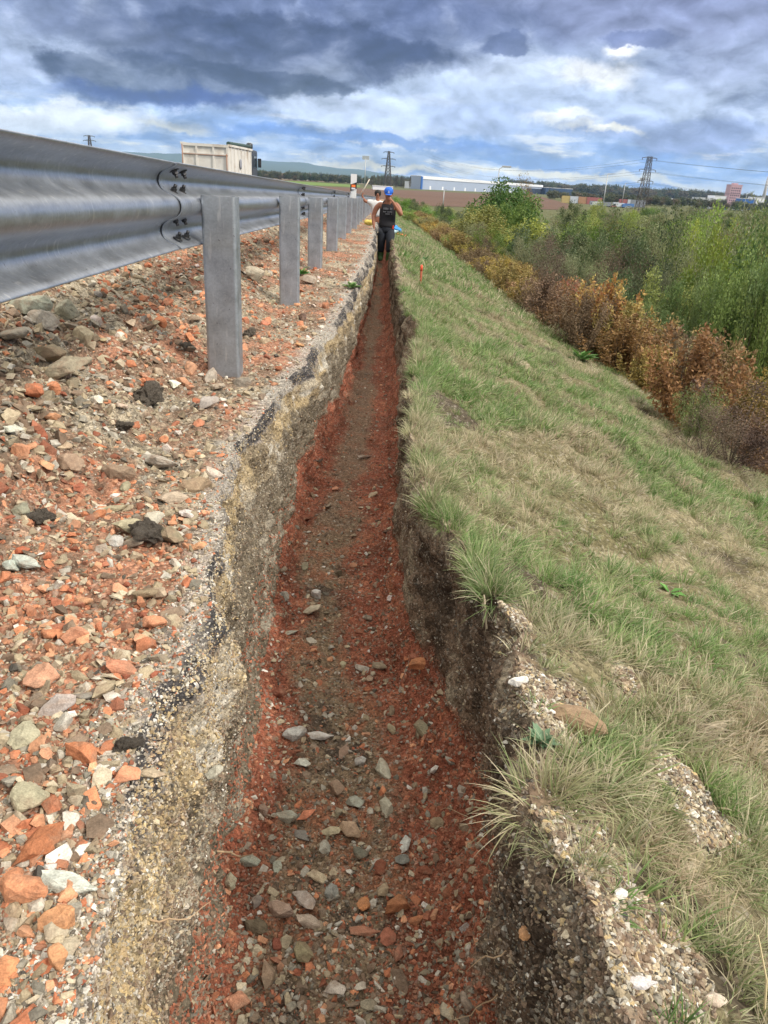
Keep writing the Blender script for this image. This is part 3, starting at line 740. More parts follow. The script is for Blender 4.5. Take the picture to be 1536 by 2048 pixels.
# ------------------------------------------------------------------ grass
def blade_set(seed, nb, rad, L0, L1, w, lean, wind=(0, 0), segs=4, flop=.5):
    r = np.random.default_rng(seed); V = []; Fc = []; T = []; Q = []
    for i in range(nb):
        a = r.random()*6.283; rr = rad*math.sqrt(r.random()); b = np.array([rr*math.cos(a), rr*math.sin(a), -.006])
        L_ = r.uniform(L0, L1); th = a+r.normal(0, .7); out_ = lean*(.35+rr/rad)*r.uniform(.4, 1.5)
        h = np.array([math.cos(th)*out_+wind[0], math.sin(th)*out_+wind[1]]); hh = np.hypot(*h)+1e-6; hd = h/hh
        ang = min(hh, 1.25); k = flop*r.uniform(.4, 1.7); side = np.array([-hd[1], hd[0], 0])*w*.5*r.uniform(.7, 1.3)
        tw = r.normal(0, .4); side = side*math.cos(tw)+np.array([hd[0], hd[1], 0])*w*.5*math.sin(tw)
        p = b.copy(); n0 = len(V); q = r.random()
        for s_ in range(segs+1):
            t = s_/segs; ww = (1-t**2.2)
            V += [p-side*ww, p+side*ww] if s_ < segs else [p]
            T += [t, t] if s_ < segs else [t]; Q += [q, q] if s_ < segs else [q]
            an = ang+k*t*1.6; p = p+np.array([hd[0]*math.sin(an), hd[1]*math.sin(an), math.cos(an)])*L_/segs
        for s_ in range(segs-1): Fc.append((n0+2*s_, n0+2*s_+1, n0+2*s_+3, n0+2*s_+2))
        Fc.append((n0+2*segs-2, n0+2*segs-1, n0+2*segs, n0+2*segs))
    V = np.array(V); q4 = np.array([f for f in Fc if f[2] != f[3]]); t3 = np.array([f[:3] for f in Fc if f[2] == f[3]])
    # all triangles keeps npmesh simple
    tri = np.concatenate([q4[:, [0, 1, 2]], q4[:, [0, 2, 3]], t3])
    return npmesh('tuft', V, tri, None, True, {'tip': ('FLOAT', 'POINT', np.array(T)), 'rnd': ('FLOAT', 'POINT', np.array(Q))})
def blade_mat(name):
    m, t = mat(name)
    a = t.node('ShaderNodeAttribute', attribute_name='icol'); a.attribute_type = 'INSTANCER'
    tp = t.node('ShaderNodeAttribute', attribute_name='tip').outputs['Fac']; rn = t.node('ShaderNodeAttribute', attribute_name='rnd').outputs['Fac']
    c_ = a.outputs['Color']
    c_ = t.mix(1.0, c_, t.ramp(t.m('FRACT', t.m('MULTIPLY', rn, 9.7)), [(0, .60), (1, 1.38)]), 'MULTIPLY')
    # a share of the blades in every tuft has dried to straw, and tips pale first
    c_ = t.mix(t.m('MULTIPLY', t.m('GREATER_THAN', rn, .78), .8), c_, (.58, .50, .37))
    c_ = t.mix(t.m('MULTIPLY', t.m('LESS_THAN', rn, .30), .6), c_, (.10, .20, .045))
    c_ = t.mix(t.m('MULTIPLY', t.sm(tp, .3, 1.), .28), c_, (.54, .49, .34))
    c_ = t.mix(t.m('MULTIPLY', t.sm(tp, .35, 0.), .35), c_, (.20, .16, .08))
    t.put(t.b.inputs['Base Color'], c_); t.b.inputs['Roughness'].default_value = .55; t.b.inputs['Specular IOR Level'].default_value = .3
    tr = t.node('ShaderNodeBsdfTranslucent'); t.l.new(c_, tr.inputs[0]); ms = t.node('ShaderNodeMixShader'); ms.inputs[0].default_value = .38
    t.l.new(t.b.outputs[0], ms.inputs[1]); t.l.new(tr.outputs[0], ms.inputs[2]); t.l.new(ms.outputs[0], t.o.inputs[0])
    return m
M_gr = blade_mat('grass_blade')
tufts = [blade_set(10+i, 32, .028, .03, .08, .0028, .55, (.25, -.05), flop=.5) for i in range(5)]          # 0-4 near sward
tufts += [blade_set(20+i, 120, .045, .06, .14, .0028, .62, (.08, -.03), flop=.55) for i in range(4)]         # 5-8 near tussock
tufts += [blade_set(30+i, 34, .06, .05, .11, .0058, .6, (.25, -.05), segs=3, flop=.5) for i in range(4)]   # 9-12 middle
tufts += [blade_set(40+i, 44, .16, .07, .15, .014, .6, (.2, -.05), segs=2, flop=.4) for i in range(3)]      # 13-15 far
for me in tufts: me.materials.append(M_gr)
GSRC = srccol('tuft_source', tufts)
GREEN = np.array([(.17, .30, .085), (.23, .35, .12), (.12, .25, .07), (.29, .37, .15)]); STRAW = np.array([(.52, .42, .31), (.44, .35, .25), (.58, .50, .39), (.42, .38, .24)])
def grass_col(p, bias=0.0):
    n = len(p); f = fbm(p[:, 0], p[:, 1], 0, 1.7, 3, 91)+.7*fbm(p[:, 0], p[:, 1], 0, 5.5, 2, 95)
    along = sstep(p[:, 1], 7, 25)*.35 + sstep(p[:, 0]-.12*p[:, 1], 1.4, 2.6)*.28
    k = np.clip(.33 - .24*sstep(-p[:, 1], -3.4, -1.6) - 1.05*f - along + bias + rng.normal(0, .16, n), 0, 1)[:, None]
    g = GREEN[rng.integers(0, 4, n)]; s = STRAW[rng.integers(0, 4, n)]
    g = g*(1-.55*sstep(p[:, 1], 10, 30)[:, None])+np.array((.17, .32, .11))*(.55*sstep(p[:, 1], 10, 30)[:, None])
    return (g*(1-k)+s*k)*rng.uniform(.85, 1.18, (n, 1))
def bare(p, i, j):   # keep the pale stone spills and the broken lip open
    s = spl[i, j]; lipd = p[:, 0]-np.interp(p[:, 1], ys, XR)
    return (rng.random(len(p)) > np.clip(s*3.5, 0, .96)) & (lipd > (.02+.03*rng.random(len(p)))*(1+sstep(p[:, 1], 7, 12)*3))
def lawn(name, n, y0, y1, ids, s0, s1, label, dens=inv2, bias=0.0, xmax=None, tiltx=.0):
    p, nn, i, j = sample(n, iR+1, marks[18]+14, y0, y1, dens)
    k = bare(p, i, j)
    clump = fbm(p[:, 0], p[:, 1], 0, 4.5, 2, 97)
    k &= (clump > -.35) | (rng.random(n) < .22)
    p = p[k]; clump = clump[k]; n = len(p)
    s = rng.uniform(s0, s1, n)*(1+.45*clump)
    rot = np.stack([rng.normal(0, .38, n), .30+rng.normal(0, .34, n), rng.normal(0, .9, n)], 1)
    return instancer(name, p, rot, np.repeat(s[:, None], 3, 1), grass_col(p, bias), rng.choice(ids, n), GSRC, label, 'grass')
lawn('grass', 15000, .3, 4.2, [0, 1, 2, 3, 4], .5, 1.0, 'short wind combed grass, part green part straw, on the near bank', lambda Y, X: 1/np.maximum(Y, 1.0)**1.0)
lawn('grass', 14000, 3.8, 13, [9, 10, 11, 12], .55, .95, 'green and straw coloured grass covering the bank further along', lambda Y, X: 1/np.maximum(Y, 1.)**1.2)
lawn('grass', 12000, 12, 90, [13, 14, 15], .5, .9, 'bright green grass on the far end of the embankment', lambda Y, X: 1/np.maximum(Y, 1.)**1.7)
# tussocks, thick along the trench lip where they hang over the cut
def tussocks(n, y0, y1, d0, d1, s0, s1, label, hang):
    y = np.exp(rng.uniform(math.log(y0), math.log(y1), n)); x = np.interp(y, ys, XR)+rng.uniform(d0, d1, n)
    i = np.searchsorted(ys, y).clip(0, ny-1); j = np.array([iR-2+int(np.argmin(np.abs(GX2[a, iR-2:nu-20]-b))) for a, b in zip(i, x)])
    k = rng.random(n) > np.clip(spl[i, j]*4, 0, .97); i, j = i[k], j[k]; n = len(i)
    p = np.stack([GX2[i, j], GY[i, j], Gz[i, j]], 1)-np.array([0, 0, .01])
    lipd = p[:, 0]-np.interp(p[:, 1], ys, XR)
    rot = np.stack([rng.normal(0, .15, n), np.where(lipd < .06, -hang, .2)+rng.normal(0, .15, n), rng.random(n)*6.28], 1)
    s = rng.uniform(s0, s1, n)
    return instancer('grass_tussock', p, rot, np.repeat(s[:, None], 3, 1), grass_col(p, -.02), rng.choice([5, 6, 7, 8], n), GSRC, label, 'grass')
tussocks(150, 1.5, 9, .015, .07, .42, .8, 'shaggy grass tufts hanging over the right lip of the trench', .55)
tussocks(420, .8, 10, .08, 1.9, .42, .85, 'rounded straw tipped tussocks dotted over the bank', .1)
# the tussocks one can tell apart in the photo
tz = [(1075, 1270, 1.15, 'big straw tipped tussock leaning over the bank beside the pale gravel'), (890, 985, 1.1, 'shaggy tussock jutting over the trench halfway along'),
      (905, 1085, 1.1, 'broad pale tussock sprawling over the trench lip below another'), (1080, 1160, 1.15, 'wide green tussock above the bare soil lip'),
      (1060, 1650, 1.25, 'large green and straw tussock spilling into the trench in front'), (1180, 1620, 1.1, 'deep green tuft right of the large spilling tussock'),
      (1130, 1770, .95, 'drooping tuft hanging over the dark hollow in the bank'), (1215, 1520, 1.1, 'tuft growing just below the long brown stone'),
      (1350, 1440, 1.3, 'wide straw coloured tussock at the right of the bank'), (1480, 1640, 1.1, 'brown tipped tussock at the right frame edge'),
      (1500, 1750, 1.0, 'dry drooping tussock low at the right frame edge'), (840, 770, 1.0, 'dark green tussock on the far trench lip'), (850, 830, 1.0, 'dense green tussock where the trench narrows'),
      (1370, 1800, .8, 'small grass tuft right of the pale gravel'), (1440, 1960, 1.0, 'green tuft in the bottom right corner'), (1250, 1310, .8, 'small bright green tuft above the white chips')]
def solo_mat():
    m = M_gr.copy(); m.name = 'tussock_blade'
    for n_ in m.node_tree.nodes:
        if n_.type == 'ATTRIBUTE' and n_.attribute_name == 'icol': n_.attribute_type = 'OBJECT'
    return m
M_gs = solo_mat(); big_tuft = [blade_set(60+i, 260, .075, .06, .15, .0025, .7, (.05, -.08), segs=5, flop=.6) for i in range(4)]
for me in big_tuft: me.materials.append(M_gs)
for q, (px, py, s, lab) in enumerate(tz):
    d_r = ray(px, py); p = d_r*(-.87/(d_r[2]+S*d_r[1]+.42*d_r[0]*.5)); p[0] = max(p[0], np.interp(p[1], ys, XR)+.045); p[2] = gz(p[0], p[1]); o = bpy.data.objects.new('grass_tussock', big_tuft[q % 4]); COL.objects.link(o)
    o.location = p-np.array([0, 0, .012]); o.scale = (s*.62,)*3; ov = p[0] < np.interp(p[1], ys, XR)+.09
    o.rotation_euler = (random.gauss(.05, .1), -.35 if ov else .15, random.uniform(0, 6.28))
    c_ = grass_col(p[None, :])[0]; o['icol'] = [float(x) for x in c_]
    tag(o, lab, 'grass tussock')

# ------------------------------------------------------------------ broad leaved weeds
def leaf_mat(name, a, b, rough=.5, tr=.25, both=None, spec=.3):
    m, t = mat(name); rn = t.node('ShaderNodeAttribute', attribute_name='rnd').outputs['Fac']
    oi = t.node('ShaderNodeObjectInfo')
    pts = [(0, a), (1, b)] if both is None else [(0, a), (.5, both), (1, b)]
    c_ = t.ramp(rn, pts)
    hs = t.node('ShaderNodeHueSaturation'); t.put(hs.inputs['Color'], c_); t.put(hs.inputs['Hue'], t.lin(oi.outputs['Random'], 0, 1, .478, .522))
    t.put(hs.inputs['Value'], t.lin(t.m('FRACT', t.m('MULTIPLY', oi.outputs['Random'], 3.1)), 0, 1, .68, 1.35)); t.put(hs.inputs['Saturation'], t.lin(t.m('FRACT', t.m('MULTIPLY', oi.outputs['Random'], 7.3)), 0, 1, .85, 1.1))
    c_ = hs.outputs[0]
    t.put(t.b.inputs['Base Color'], c_); t.b.inputs['Roughness'].default_value = rough; t.b.inputs['Specular IOR Level'].default_value = spec
    tn = t.node('ShaderNodeBsdfTranslucent'); t.l.new(c_, tn.inputs[0]); ms = t.node('ShaderNodeMixShader'); ms.inputs[0].default_value = tr
    t.l.new(t.b.outputs[0], ms.inputs[1]); t.l.new(tn.outputs[0], ms.inputs[2]); t.l.new(ms.outputs[0], t.o.inputs[0])
    return m
M_weed = leaf_mat('weed_leaf', (.09, .22, .055), (.19, .38, .11)); M_weedb = leaf_mat('weed_leaf_blue', (.14, .27, .15), (.26, .42, .28))
M_stem = simple('stem', (.16, .12, .07), .8, var=.3, sc=30)
def leaf_quads(P, D, Nn, L_, W_, r):
    """rhombic leaves: base P, along D, face normal Nn, folded a little along the midrib"""
    n = len(P); D = D/np.linalg.norm(D, axis=1, keepdims=True); Sd = np.cross(D, Nn); Sd /= np.linalg.norm(Sd, axis=1, keepdims=True)+1e-9
    Nn = np.cross(Sd, D)
    a = P; b = P+D*(L_*.45)[:, None]+Sd*(W_*.5)[:, None]+Nn*(L_*.06)[:, None]; c_ = P+D*L_[:, None]-Nn*(L_*.12)[:, None]; d = P+D*(L_*.45)[:, None]-Sd*(W_*.5)[:, None]+Nn*(L_*.06)[:, None]
    V = np.stack([a, b, c_, d], 1).reshape(-1, 3); k = np.arange(n)*4
    F_ = np.concatenate([np.stack([k, k+1, k+2], 1), np.stack([k, k+2, k+3], 1)]); return V, F_, np.repeat(r, 4)
def rand_dirs(n, g, upb=.3):
    d = g.normal(0, 1, (n, 3)); d[:, 2] += upb; return d/np.linalg.norm(d, axis=1, keepdims=True)
def weed(px, py, s, nl, label, m_=M_weed, seed=0):
    g = np.random.default_rng(seed); p, ij = pick(px, py); az = g.random(nl)*6.28; el = g.uniform(.15, .9, nl)
    D = np.stack([np.cos(az)*np.cos(el), np.sin(az)*np.cos(el), np.sin(el)], 1); Nn = np.tile([0, 0, 1.], (nl, 1))
    L_ = g.uniform(.5, 1, nl)*s; st = g.uniform(0, .25, nl)*s
    P = D*(st*1.2)[:, None]
    V, F_, r = leaf_quads(P, D, Nn, L_, L_*.5, g.random(nl))
    e = empty('leafy_weed', p); tag(e, label, 'weed')
    link('leaves', npmesh('leaves', V, F_, m_, False, {'rnd': ('FLOAT', 'POINT', r)}), e)
    mb = MB()
    for q in range(min(nl, 10)): mb.tube((0, 0, -.01), V[q*4+2]*.8, .0015+.01*s, .001, 5)
    mb.build('stem', M_stem, e)
weed(1085, 1480, .032, 46, 'blue green broad leaved weed below the long brown stone', M_weedb, 1)
weed(1200, 1030+700, .014, 16, 'tiny clover weed in the pale gravel', M_weed, 2)
weed(1405, 1530, .016, 26, 'small bright clover beside the straw coloured tussock', M_weed, 3)
weed(1165, 715, .22, 26, 'bright green leafy weed at the top of the shrub line', M_weed, 4)
weed(850, 520, .16, 30, 'clump of broad leaved weeds near the far trench lip', M_weed, 5)
weed(880, 505, .16, 26, 'leafy green weeds on the bank beyond the red stake', M_weed, 6)
weed(905, 560, .12, 22, 'low leafy weed right of the red stake', M_weed, 7)
weed(1340, 1180, .06, 8, 'pale leafed plantain in the middle of the bank', M_weed, 8)
weed(605, 545, .10, 26, 'dark green weed behind the third guardrail post', M_weed, 9)
weed(700, 570, .10, 26, 'grassy green weed on the shoulder at the trench lip', M_weed, 10)

# pale roots and dry straws poking from the cut
M_root = simple('root', (.42, .30, .19), .8, var=.2, sc=80)
def root(px, py, dx_, dz_, L_, label, r0=.0016, towards=(0, 0)):
    p, ij = pick(px, py); pts = [Vector(p)]; d = Vector((dx_, towards[1], dz_)).normalized()
    for k in range(7):
        d = (d+Vector((random.gauss(0, .3), random.gauss(0, .3), random.gauss(0, .3)))).normalized(); pts.append(pts[-1]+d*L_/7)
    mb = MB(); mb.path(pts, [r0*(1-.1*k) for k in range(8)], 6); tag(mb.build('root', M_root), label, 'root')
root(440, 1702, 1, .05, .10, 'pale root sticking out of the left wall near the mossy stone', .0022)
root(305, 1960-120, 1, -.3, .09, 'pale bent root on the near left wall', .0016)
root(930, 1400+40, -.6, -1, .10, 'thin root dangling from the right wall above the red earth')
root(1010, 1900, -.7, -.8, .10, 'hair root trailing down the near right wall')
root(950, 1640, -1, .1, .09, 'thin straw reaching from the right wall over the trench', .0014)
root(995, 1990, -.5, -.9, .12, 'fine root loop at the foot of the near right wall')
root(500, 1480, .6, -.7, .06, 'fine root on the left wall by the pale stone')
root(170, 1130+40, 1, .1, .10, 'dry twig lying on the shoulder rubble', .0018)
pp, _ = pick(972, 1245); qq = at(968, 1190, pp[1]+.02)
tag(MB().tube(pp+np.array([0, 0, -.02]), qq+np.array([0, 0, .0]), .0028, .0024, 6).build('wooden_stick', simple('dry_wood', (.50, .42, .31), .8)), 'thin pale upright stick in the right lip of the trench', 'stick')
sa = pick(1530, 2040)[0]; tag(MB().path([sa, sa+np.array([-.01, .01, .07]), sa+np.array([-.035, .02, .14])], [.0016, .0014, .001], 5).build('straw', simple('straw', (.66, .56, .34), .7)), 'single thick dry straw at the bottom right corner', 'straw')
sa = at(1290, 895, 4.9)

# ------------------------------------------------------------------ guardrail
def galv(name, base, sc=1.0, rough=.42):
    m, t = mat(name); tcn = t.node('ShaderNodeTexCoord'); co = tcn.outputs['Object']
    mp = t.node('ShaderNodeMapping'); t.l.new(co, mp.inputs[0]); mp.inputs['Scale'].default_value = (6, 1.2, 30)
    n1_ = t.noise(co, 9*sc, 6, .65); v_ = t.vor(co, 130, out='Color'); sp = t.node('ShaderNodeSeparateColor'); t.l.new(v_, sp.inputs[0])
    c_ = t.mix(1.0, base, t.ramp(n1_, [(.25, .78), (.75, 1.18)]), 'MULTIPLY')
    c_ = t.mix(1.0, c_, t.ramp(sp.outputs[0], [(0, .93), (1, 1.07)]), 'MULTIPLY')
    mp2 = t.node('ShaderNodeMapping'); t.l.new(co, mp2.inputs[0]); mp2.inputs['Scale'].default_value = (40, 55, 5); mp2.inputs['Rotation'].default_value = (.5, 0, 0)
    stk = t.noise(mp2.outputs[0], 1.0, 4, .6)
    c_ = t.mix(t.m('MULTIPLY', t.sm(stk, .58, .70), .6), c_, (.62, .63, .64))                         # pale run marks of the zinc
    sk = t.sm(t.noise(co, 70, 3, .5), .70, .74); c_ = t.mix(t.m('MULTIPLY', sk, .55), c_, (.07, .05, .04))   # dirt specks
    t.put(t.b.inputs['Base Color'], c_); t.b.inputs['Metallic'].default_value = .82
    t.put(t.b.inputs['Roughness'], t.lin(n1_, .25, .75, rough-.08, rough+.14))
    bn = t.node('ShaderNodeBump'); bn.inputs['Strength'].default_value = .25; bn.inputs['Distance'].default_value = .002
    t.put(bn.inputs['Height'], t.noise(co, 45, 5, .6)); t.put(t.b.inputs['Normal'], bn.outputs[0])
    return m
M_gv = galv('galvanised_rail', (.375, .405, .46), rough=.38); M_gp = galv('galvanised_post', (.40, .43, .47), rough=.45)
M_bolt = simple('dark_bolt', (.07, .07, .075), .5, .8, .3, 60)
XPOST = -.715; RX = -.792                               # post centre, rear face of the rail
def zc(zeta, y): return zeta-S*y
prof = [(.020, .082), (.030, .070), (.050, .050), (.070, .031), (.080, .012), (.078, -.002), (.062, -.019), (.036, -.038), (.012, -.055), (.002, -.067), (.001, -.077), (.012, -.090), (.036, -.107), (.062, -.126), (.078, -.143), (.080, -.157), (.070, -.176), (.050, -.195), (.032, -.213), (.022, -.226)]
tt = np.linspace(0, 1, 77); te = .055+.89*tt
pr = np.stack([.041-.041*np.cos(4*math.pi*te)*(1-.08*np.cos(4*math.pi*te)), .084-.310*tt-.006*np.sin(8*math.pi*te)], 1)
tg = np.gradient(pr, axis=0); tg /= np.linalg.norm(tg, axis=1, keepdims=True); pn = np.stack([-tg[:, 1], tg[:, 0]], 1)   # towards +depth
def beam_mesh(L_, ns):
    V = []; yy = np.linspace(0, L_, ns); n = len(pr)
    for y in yy:
        sh_ = .0085*(1-y/L_)
        for side in (0, 1):
            q = pr+pn*(.0 if side == 0 else .0035)*np.sign(pn[:, :1]*0+1)
            V += [(-a+sh_, y, b*1.04-S*y) for a, b in q]
    F_ = []
    for i in range(ns-1):
        o_ = i*2*n; p_ = (i+1)*2*n
        for k in range(n-1):
            F_.append((o_+k, o_+k+1, p_+k+1, p_+k)); F_.append((o_+n+k+1, o_+n+k, p_+n+k, p_+n+k+1))
        F_.append((o_, p_, p_+n, o_+n)); F_.append((o_+n-1, o_+2*n-1, p_+2*n-1, p_+n-1))
    for e_, s_ in ((0, 1), ((ns-1)*2*n, -1)):
        for k in range(n-1):
            b0 = len(V); V += [V[e_+k], V[e_+n+k], V[e_+n+k+1], V[e_+k+1]]; f = (b0, b0+1, b0+2, b0+3); F_.append(f if s_ == 1 else f[::-1])
    return npmesh('beam', np.array(V), np.array(F_), M_gv, True)
rail = empty('guardrail', (0, 0, 0)); tag(rail, 'long galvanised steel guardrail on posts along the road shoulder', 'guardrail')
bm_ = beam_mesh(5.2, 14); SP_Y = 2.45; Y0 = 3.42
def nut(mb, y, i_, r=.013):
    a, b = pr[i_]; n2_ = pn[i_]; c0 = Vector((RX-a+.002, y, b-S*y)); d = Vector((n2_[0], 0, -n2_[1]))
    if d.x < 0: d = -d
    d = Vector((abs(n2_[0]), 0, -n2_[1]*np.sign(n2_[0]) if n2_[0] else 0)).normalized()
    mb.tube(c0, c0+d*.004, r*1.5, r*1.5, 14); mb.tube(c0+d*.004, c0+d*.016, r, r, 6); mb.tube(c0+d*.016, c0+d*.030, r*.55, r*.5, 10)
nb = 0
for k in range(-1, 14):
    ya = Y0-.32+k*2*SP_Y; b_ = bpy.data.objects.new('beam', bm_); COL.objects.link(b_); b_.parent = rail; b_.location = (RX, ya, -S*ya)
    if k == -1: a_ = .036; b_.rotation_euler = (0, 0, a_); b_.location = (RX+4.88*math.sin(a_), ya+4.88*(1-math.cos(a_)), -S*ya)
    if 0 <= k <= 3:
        for yy_ in (ya+.10, ya+.235):
            for i_ in (7, 25, 51, 69):
                mb = MB(); nut(mb, yy_, i_); o = mb.build('bolt', M_bolt); o.parent = b_; o.matrix_parent_inverse = Matrix.Translation(-Vector(b_.location))
def post_outline():
    w, d, r, t = .075, .052, .016, .005; out_ = []
    def arc(cx, cy, r_, a0, a1, n=6): return [(cx+r_*math.cos(a0+(a1-a0)*i/n), cy+r_*math.sin(a0+(a1-a0)*i/n)) for i in range(n+1)]
    P_ = math.pi
    o1 = [(-w, d)]+arc(-w+r, -d+r, r, P_, 1.5*P_)+arc(w-r, -d+r, r, 1.5*P_, 2*P_)+arc(w-r, d-r, r, 0, .5*P_)+[(w-.035, d)]
    o2 = [(w-.035, d-t)]+arc(w-r, d-r, r-t, .5*P_, 0)+arc(w-r, -d+r, r-t, 2*P_, 1.5*P_)+arc(-w+r, -d+r, r-t, 1.5*P_, P_)+[(-w+t, d)]
    return o1+o2
def post_mesh(h):
    mb = MB(); mb.poly_prism(post_outline(), 'z', -h, 0)
    for f in mb.b.faces: f.smooth = False
    mb.box(.0742, .0765, -.006, .006, -.075, -.028)
    bmesh.ops.recalc_face_normals(mb.b, faces=mb.b.faces[:]); me = bpy.data.meshes.new('post'); mb.b.to_mesh(me); mb.b.free(); me.materials.append(M_gp); return me
pm_ = post_mesh(1.3)
for k in range(-1, 26):
    yp = Y0+k*SP_Y; o = bpy.data.objects.new('post', pm_); COL.objects.link(o); o.parent = rail
    o.location = (XPOST+.012*math.sin(k*2.3)*(k > 0), yp+.05, zc(-.03+.006*math.sin(k*1.7), yp)); o.rotation_euler = (0, .012*math.sin(k*3.1)*(k > 0), .05*math.sin(k*1.9))
    if False:   # bracket strap between post and rail
        mb = MB(); zz = -.045-S*yp; mb.box(RX-.004, XPOST-.072, yp-.06, yp-.055, zz-.09, zz+.06).tube((RX+.004, yp-.058, zz), (RX+.004, yp-.075, zz), .012, .012, 6); mb.build('bracket', M_bolt, rail)

# ------------------------------------------------------------------ delineator post
Yd = 18.6; pt = at(708, 348, Yd); xd = pt[0]; zt_ = pt[2]
dl = empty('delineator_post', (xd, Yd, -.78-S*Yd)); tag(dl, 'white roadside marker post with black band and orange reflector behind the guardrail', 'marker post')
hD = zt_-(-.78-S*Yd); M_wh = simple('white_plastic', (.78, .79, .80), .45, var=.05); M_bk = simple('black_band', (.02, .02, .022), .5)
w_ = .068; MB().poly_prism([(-w_, -.04), (w_, -.055), (w_, .03), (0, .055), (-w_, .03)], 'z', -.2, hD).build('pole', M_wh, dl)
mb = MB(); mb.poly_prism([(-w_-.003, hD-.36), (w_+.003, hD-.31), (w_+.003, hD-.17), (-w_-.003, hD-.22)][::-1], 'y', -.062, -.005); mb.build('black_band', M_bk, dl)
M_or = simple('orange_reflector', (.90, .20, .03), .25, spec=.8); MB().box(-.045, .045, -.068, -.0625, hD-.275, hD-.225, .003).build('reflector', M_or, dl)
MB().box(-.045, .045, -.068, -.0625, hD-.325, hD-.287, .003).build('reflector', simple('pale_reflector', (.66, .68, .72), .25, spec=.8), dl)

# ------------------------------------------------------------------ red stake, spilled tools on the bank
p1, _ = pick(846, 566); zt2 = at(847, 530, p1[1])
st = empty('survey_stake', p1); tag(st, 'thin red marker stake driven into the bank beside the trench', 'stake')
hS = zt2[2]-p1[2]; MB().tube((0, 0, -.1), (0, 0, hS*.72), .014, .014, 8).build('pole', simple('rust_red_stake', (.30, .07, .03), .7), st)
MB().tube((0, 0, hS*.72), (0, 0, hS), .018, .014, 8).build('cap', simple('signal_red', (.80, .10, .05), .6), st)

# ------------------------------------------------------------------ people
def skin(name, nodes, edges, mt, parent=None, root_i=0, sub=2, k=1.0):
    """nodes: (x,y,z,rx[,ry]) ; grows one continuous surface"""
    me = bpy.data.meshes.new(name); me.from_pydata([n_[:3] for n_ in nodes], edges, []); o = bpy.data.objects.new(name, me); COL.objects.link(o)
    md = o.modifiers.new('s', 'SKIN'); md.use_smooth_shade = True; md.branch_smoothing = .6
    if not me.skin_vertices: me.skin_vertices.new() if hasattr(me.skin_vertices, 'new') else None
    nodes = [(*n_[:3], n_[3]*(k if n_[3] > .03 else 1), (n_[4] if len(n_) > 4 else n_[3])*(k if n_[3] > .03 else 1)) for n_ in nodes]
    for i, n_ in enumerate(nodes):
        sv_ = me.skin_vertices[0].data[i]; sv_.radius = (n_[3], n_[4] if len(n_) > 4 else n_[3]); sv_.use_root = (i == root_i)
    s_ = o.modifiers.new('u', 'SUBSURF'); s_.levels = sub; s_.render_levels = sub
    dg = bpy.context.evaluated_depsgraph_get(); ev = o.evaluated_get(dg); nm_ = bpy.data.meshes.new_from_object(ev, depsgraph=dg)
    bpy.data.objects.remove(o); nm_.name = name; nm_.materials.clear(); nm_.materials.append(mt)
    for p_ in nm_.polygons: p_.use_smooth = True
    return link(name, nm_, parent)
M_skin = simple('skin', (.31, .135, .085), .5, var=.12, sc=12); M_blk = simple('black_cotton', (.016, .016, .021), .85, var=.3, sc=10)
M_trs = simple('dark_work_trousers', (.018, .022, .032), .8, var=.4, sc=7); M_boot = simple('green_boot', (.06, .13, .045), .5, var=.35, sc=14)
M_cap = simple('blue_cap', (.02, .13, .58), .7, var=.1); M_hair = simple('dark_hair', (.015, .012, .01), .7); M_white = simple('white_cloth', (.62, .63, .64), .8, var=.1)
def hand(nodes, edges, w, d, curl, thumb, s=1.0):
    """append a palm and five fingers at wrist node index w, pointing along d; returns nothing"""
    p0 = Vector(nodes[w][:3]); d = Vector(d).normalized(); th = Vector(thumb).normalized(); n_ = d.cross(th).normalized()*(1 if curl >= 0 else -1)
    palm = p0+d*.05*s; nodes.append((*palm, .024*s, .016*s)); pi = len(nodes)-1; edges.append((w, pi))
    for k, (o_, L_) in enumerate(((.030, .070), (.010, .080), (-.011, .074), (-.030, .058))):
        a = palm+d*.038*s+th*o_*s; nodes.append((*a, .0095*s)); ia = len(nodes)-1; edges.append((pi, ia))
        c_ = abs(curl)*(1+.12*k); dd = d.copy(); q = a
        for j in range(3):
            dd = (dd*math.cos(c_*.5)+n_*math.sin(c_*.5)).normalized(); q = q+dd*L_*s/3*1.0; nodes.append((*q, (.0088-.001*j)*s)); edges.append((len(nodes)-2 if j else ia, len(nodes)-1))
    t0 = p0+d*.028*s+th*.026*s; nodes.append((*t0, .011*s)); edges.append((pi, len(nodes)-1)); t1 = t0+(th*.7+d*.7)*.034*s+n_*.012*s; nodes.append((*t1, .010*s)); edges.append((len(nodes)-2, len(nodes)-1))
    t2 = t1+(th*.3+d*.9)*.026*s+n_*.012*s; nodes.append((*t2, .008*s)); edges.append((len(nodes)-2, len(nodes)-1))
Yp = 18.7; base_p = at(770, 526, Yp)
man = empty('person', (base_p[0], Yp, -1.45-S*Yp)); tag(man, 'man in blue cap, black vest and dark trousers walking in the trench', 'person')
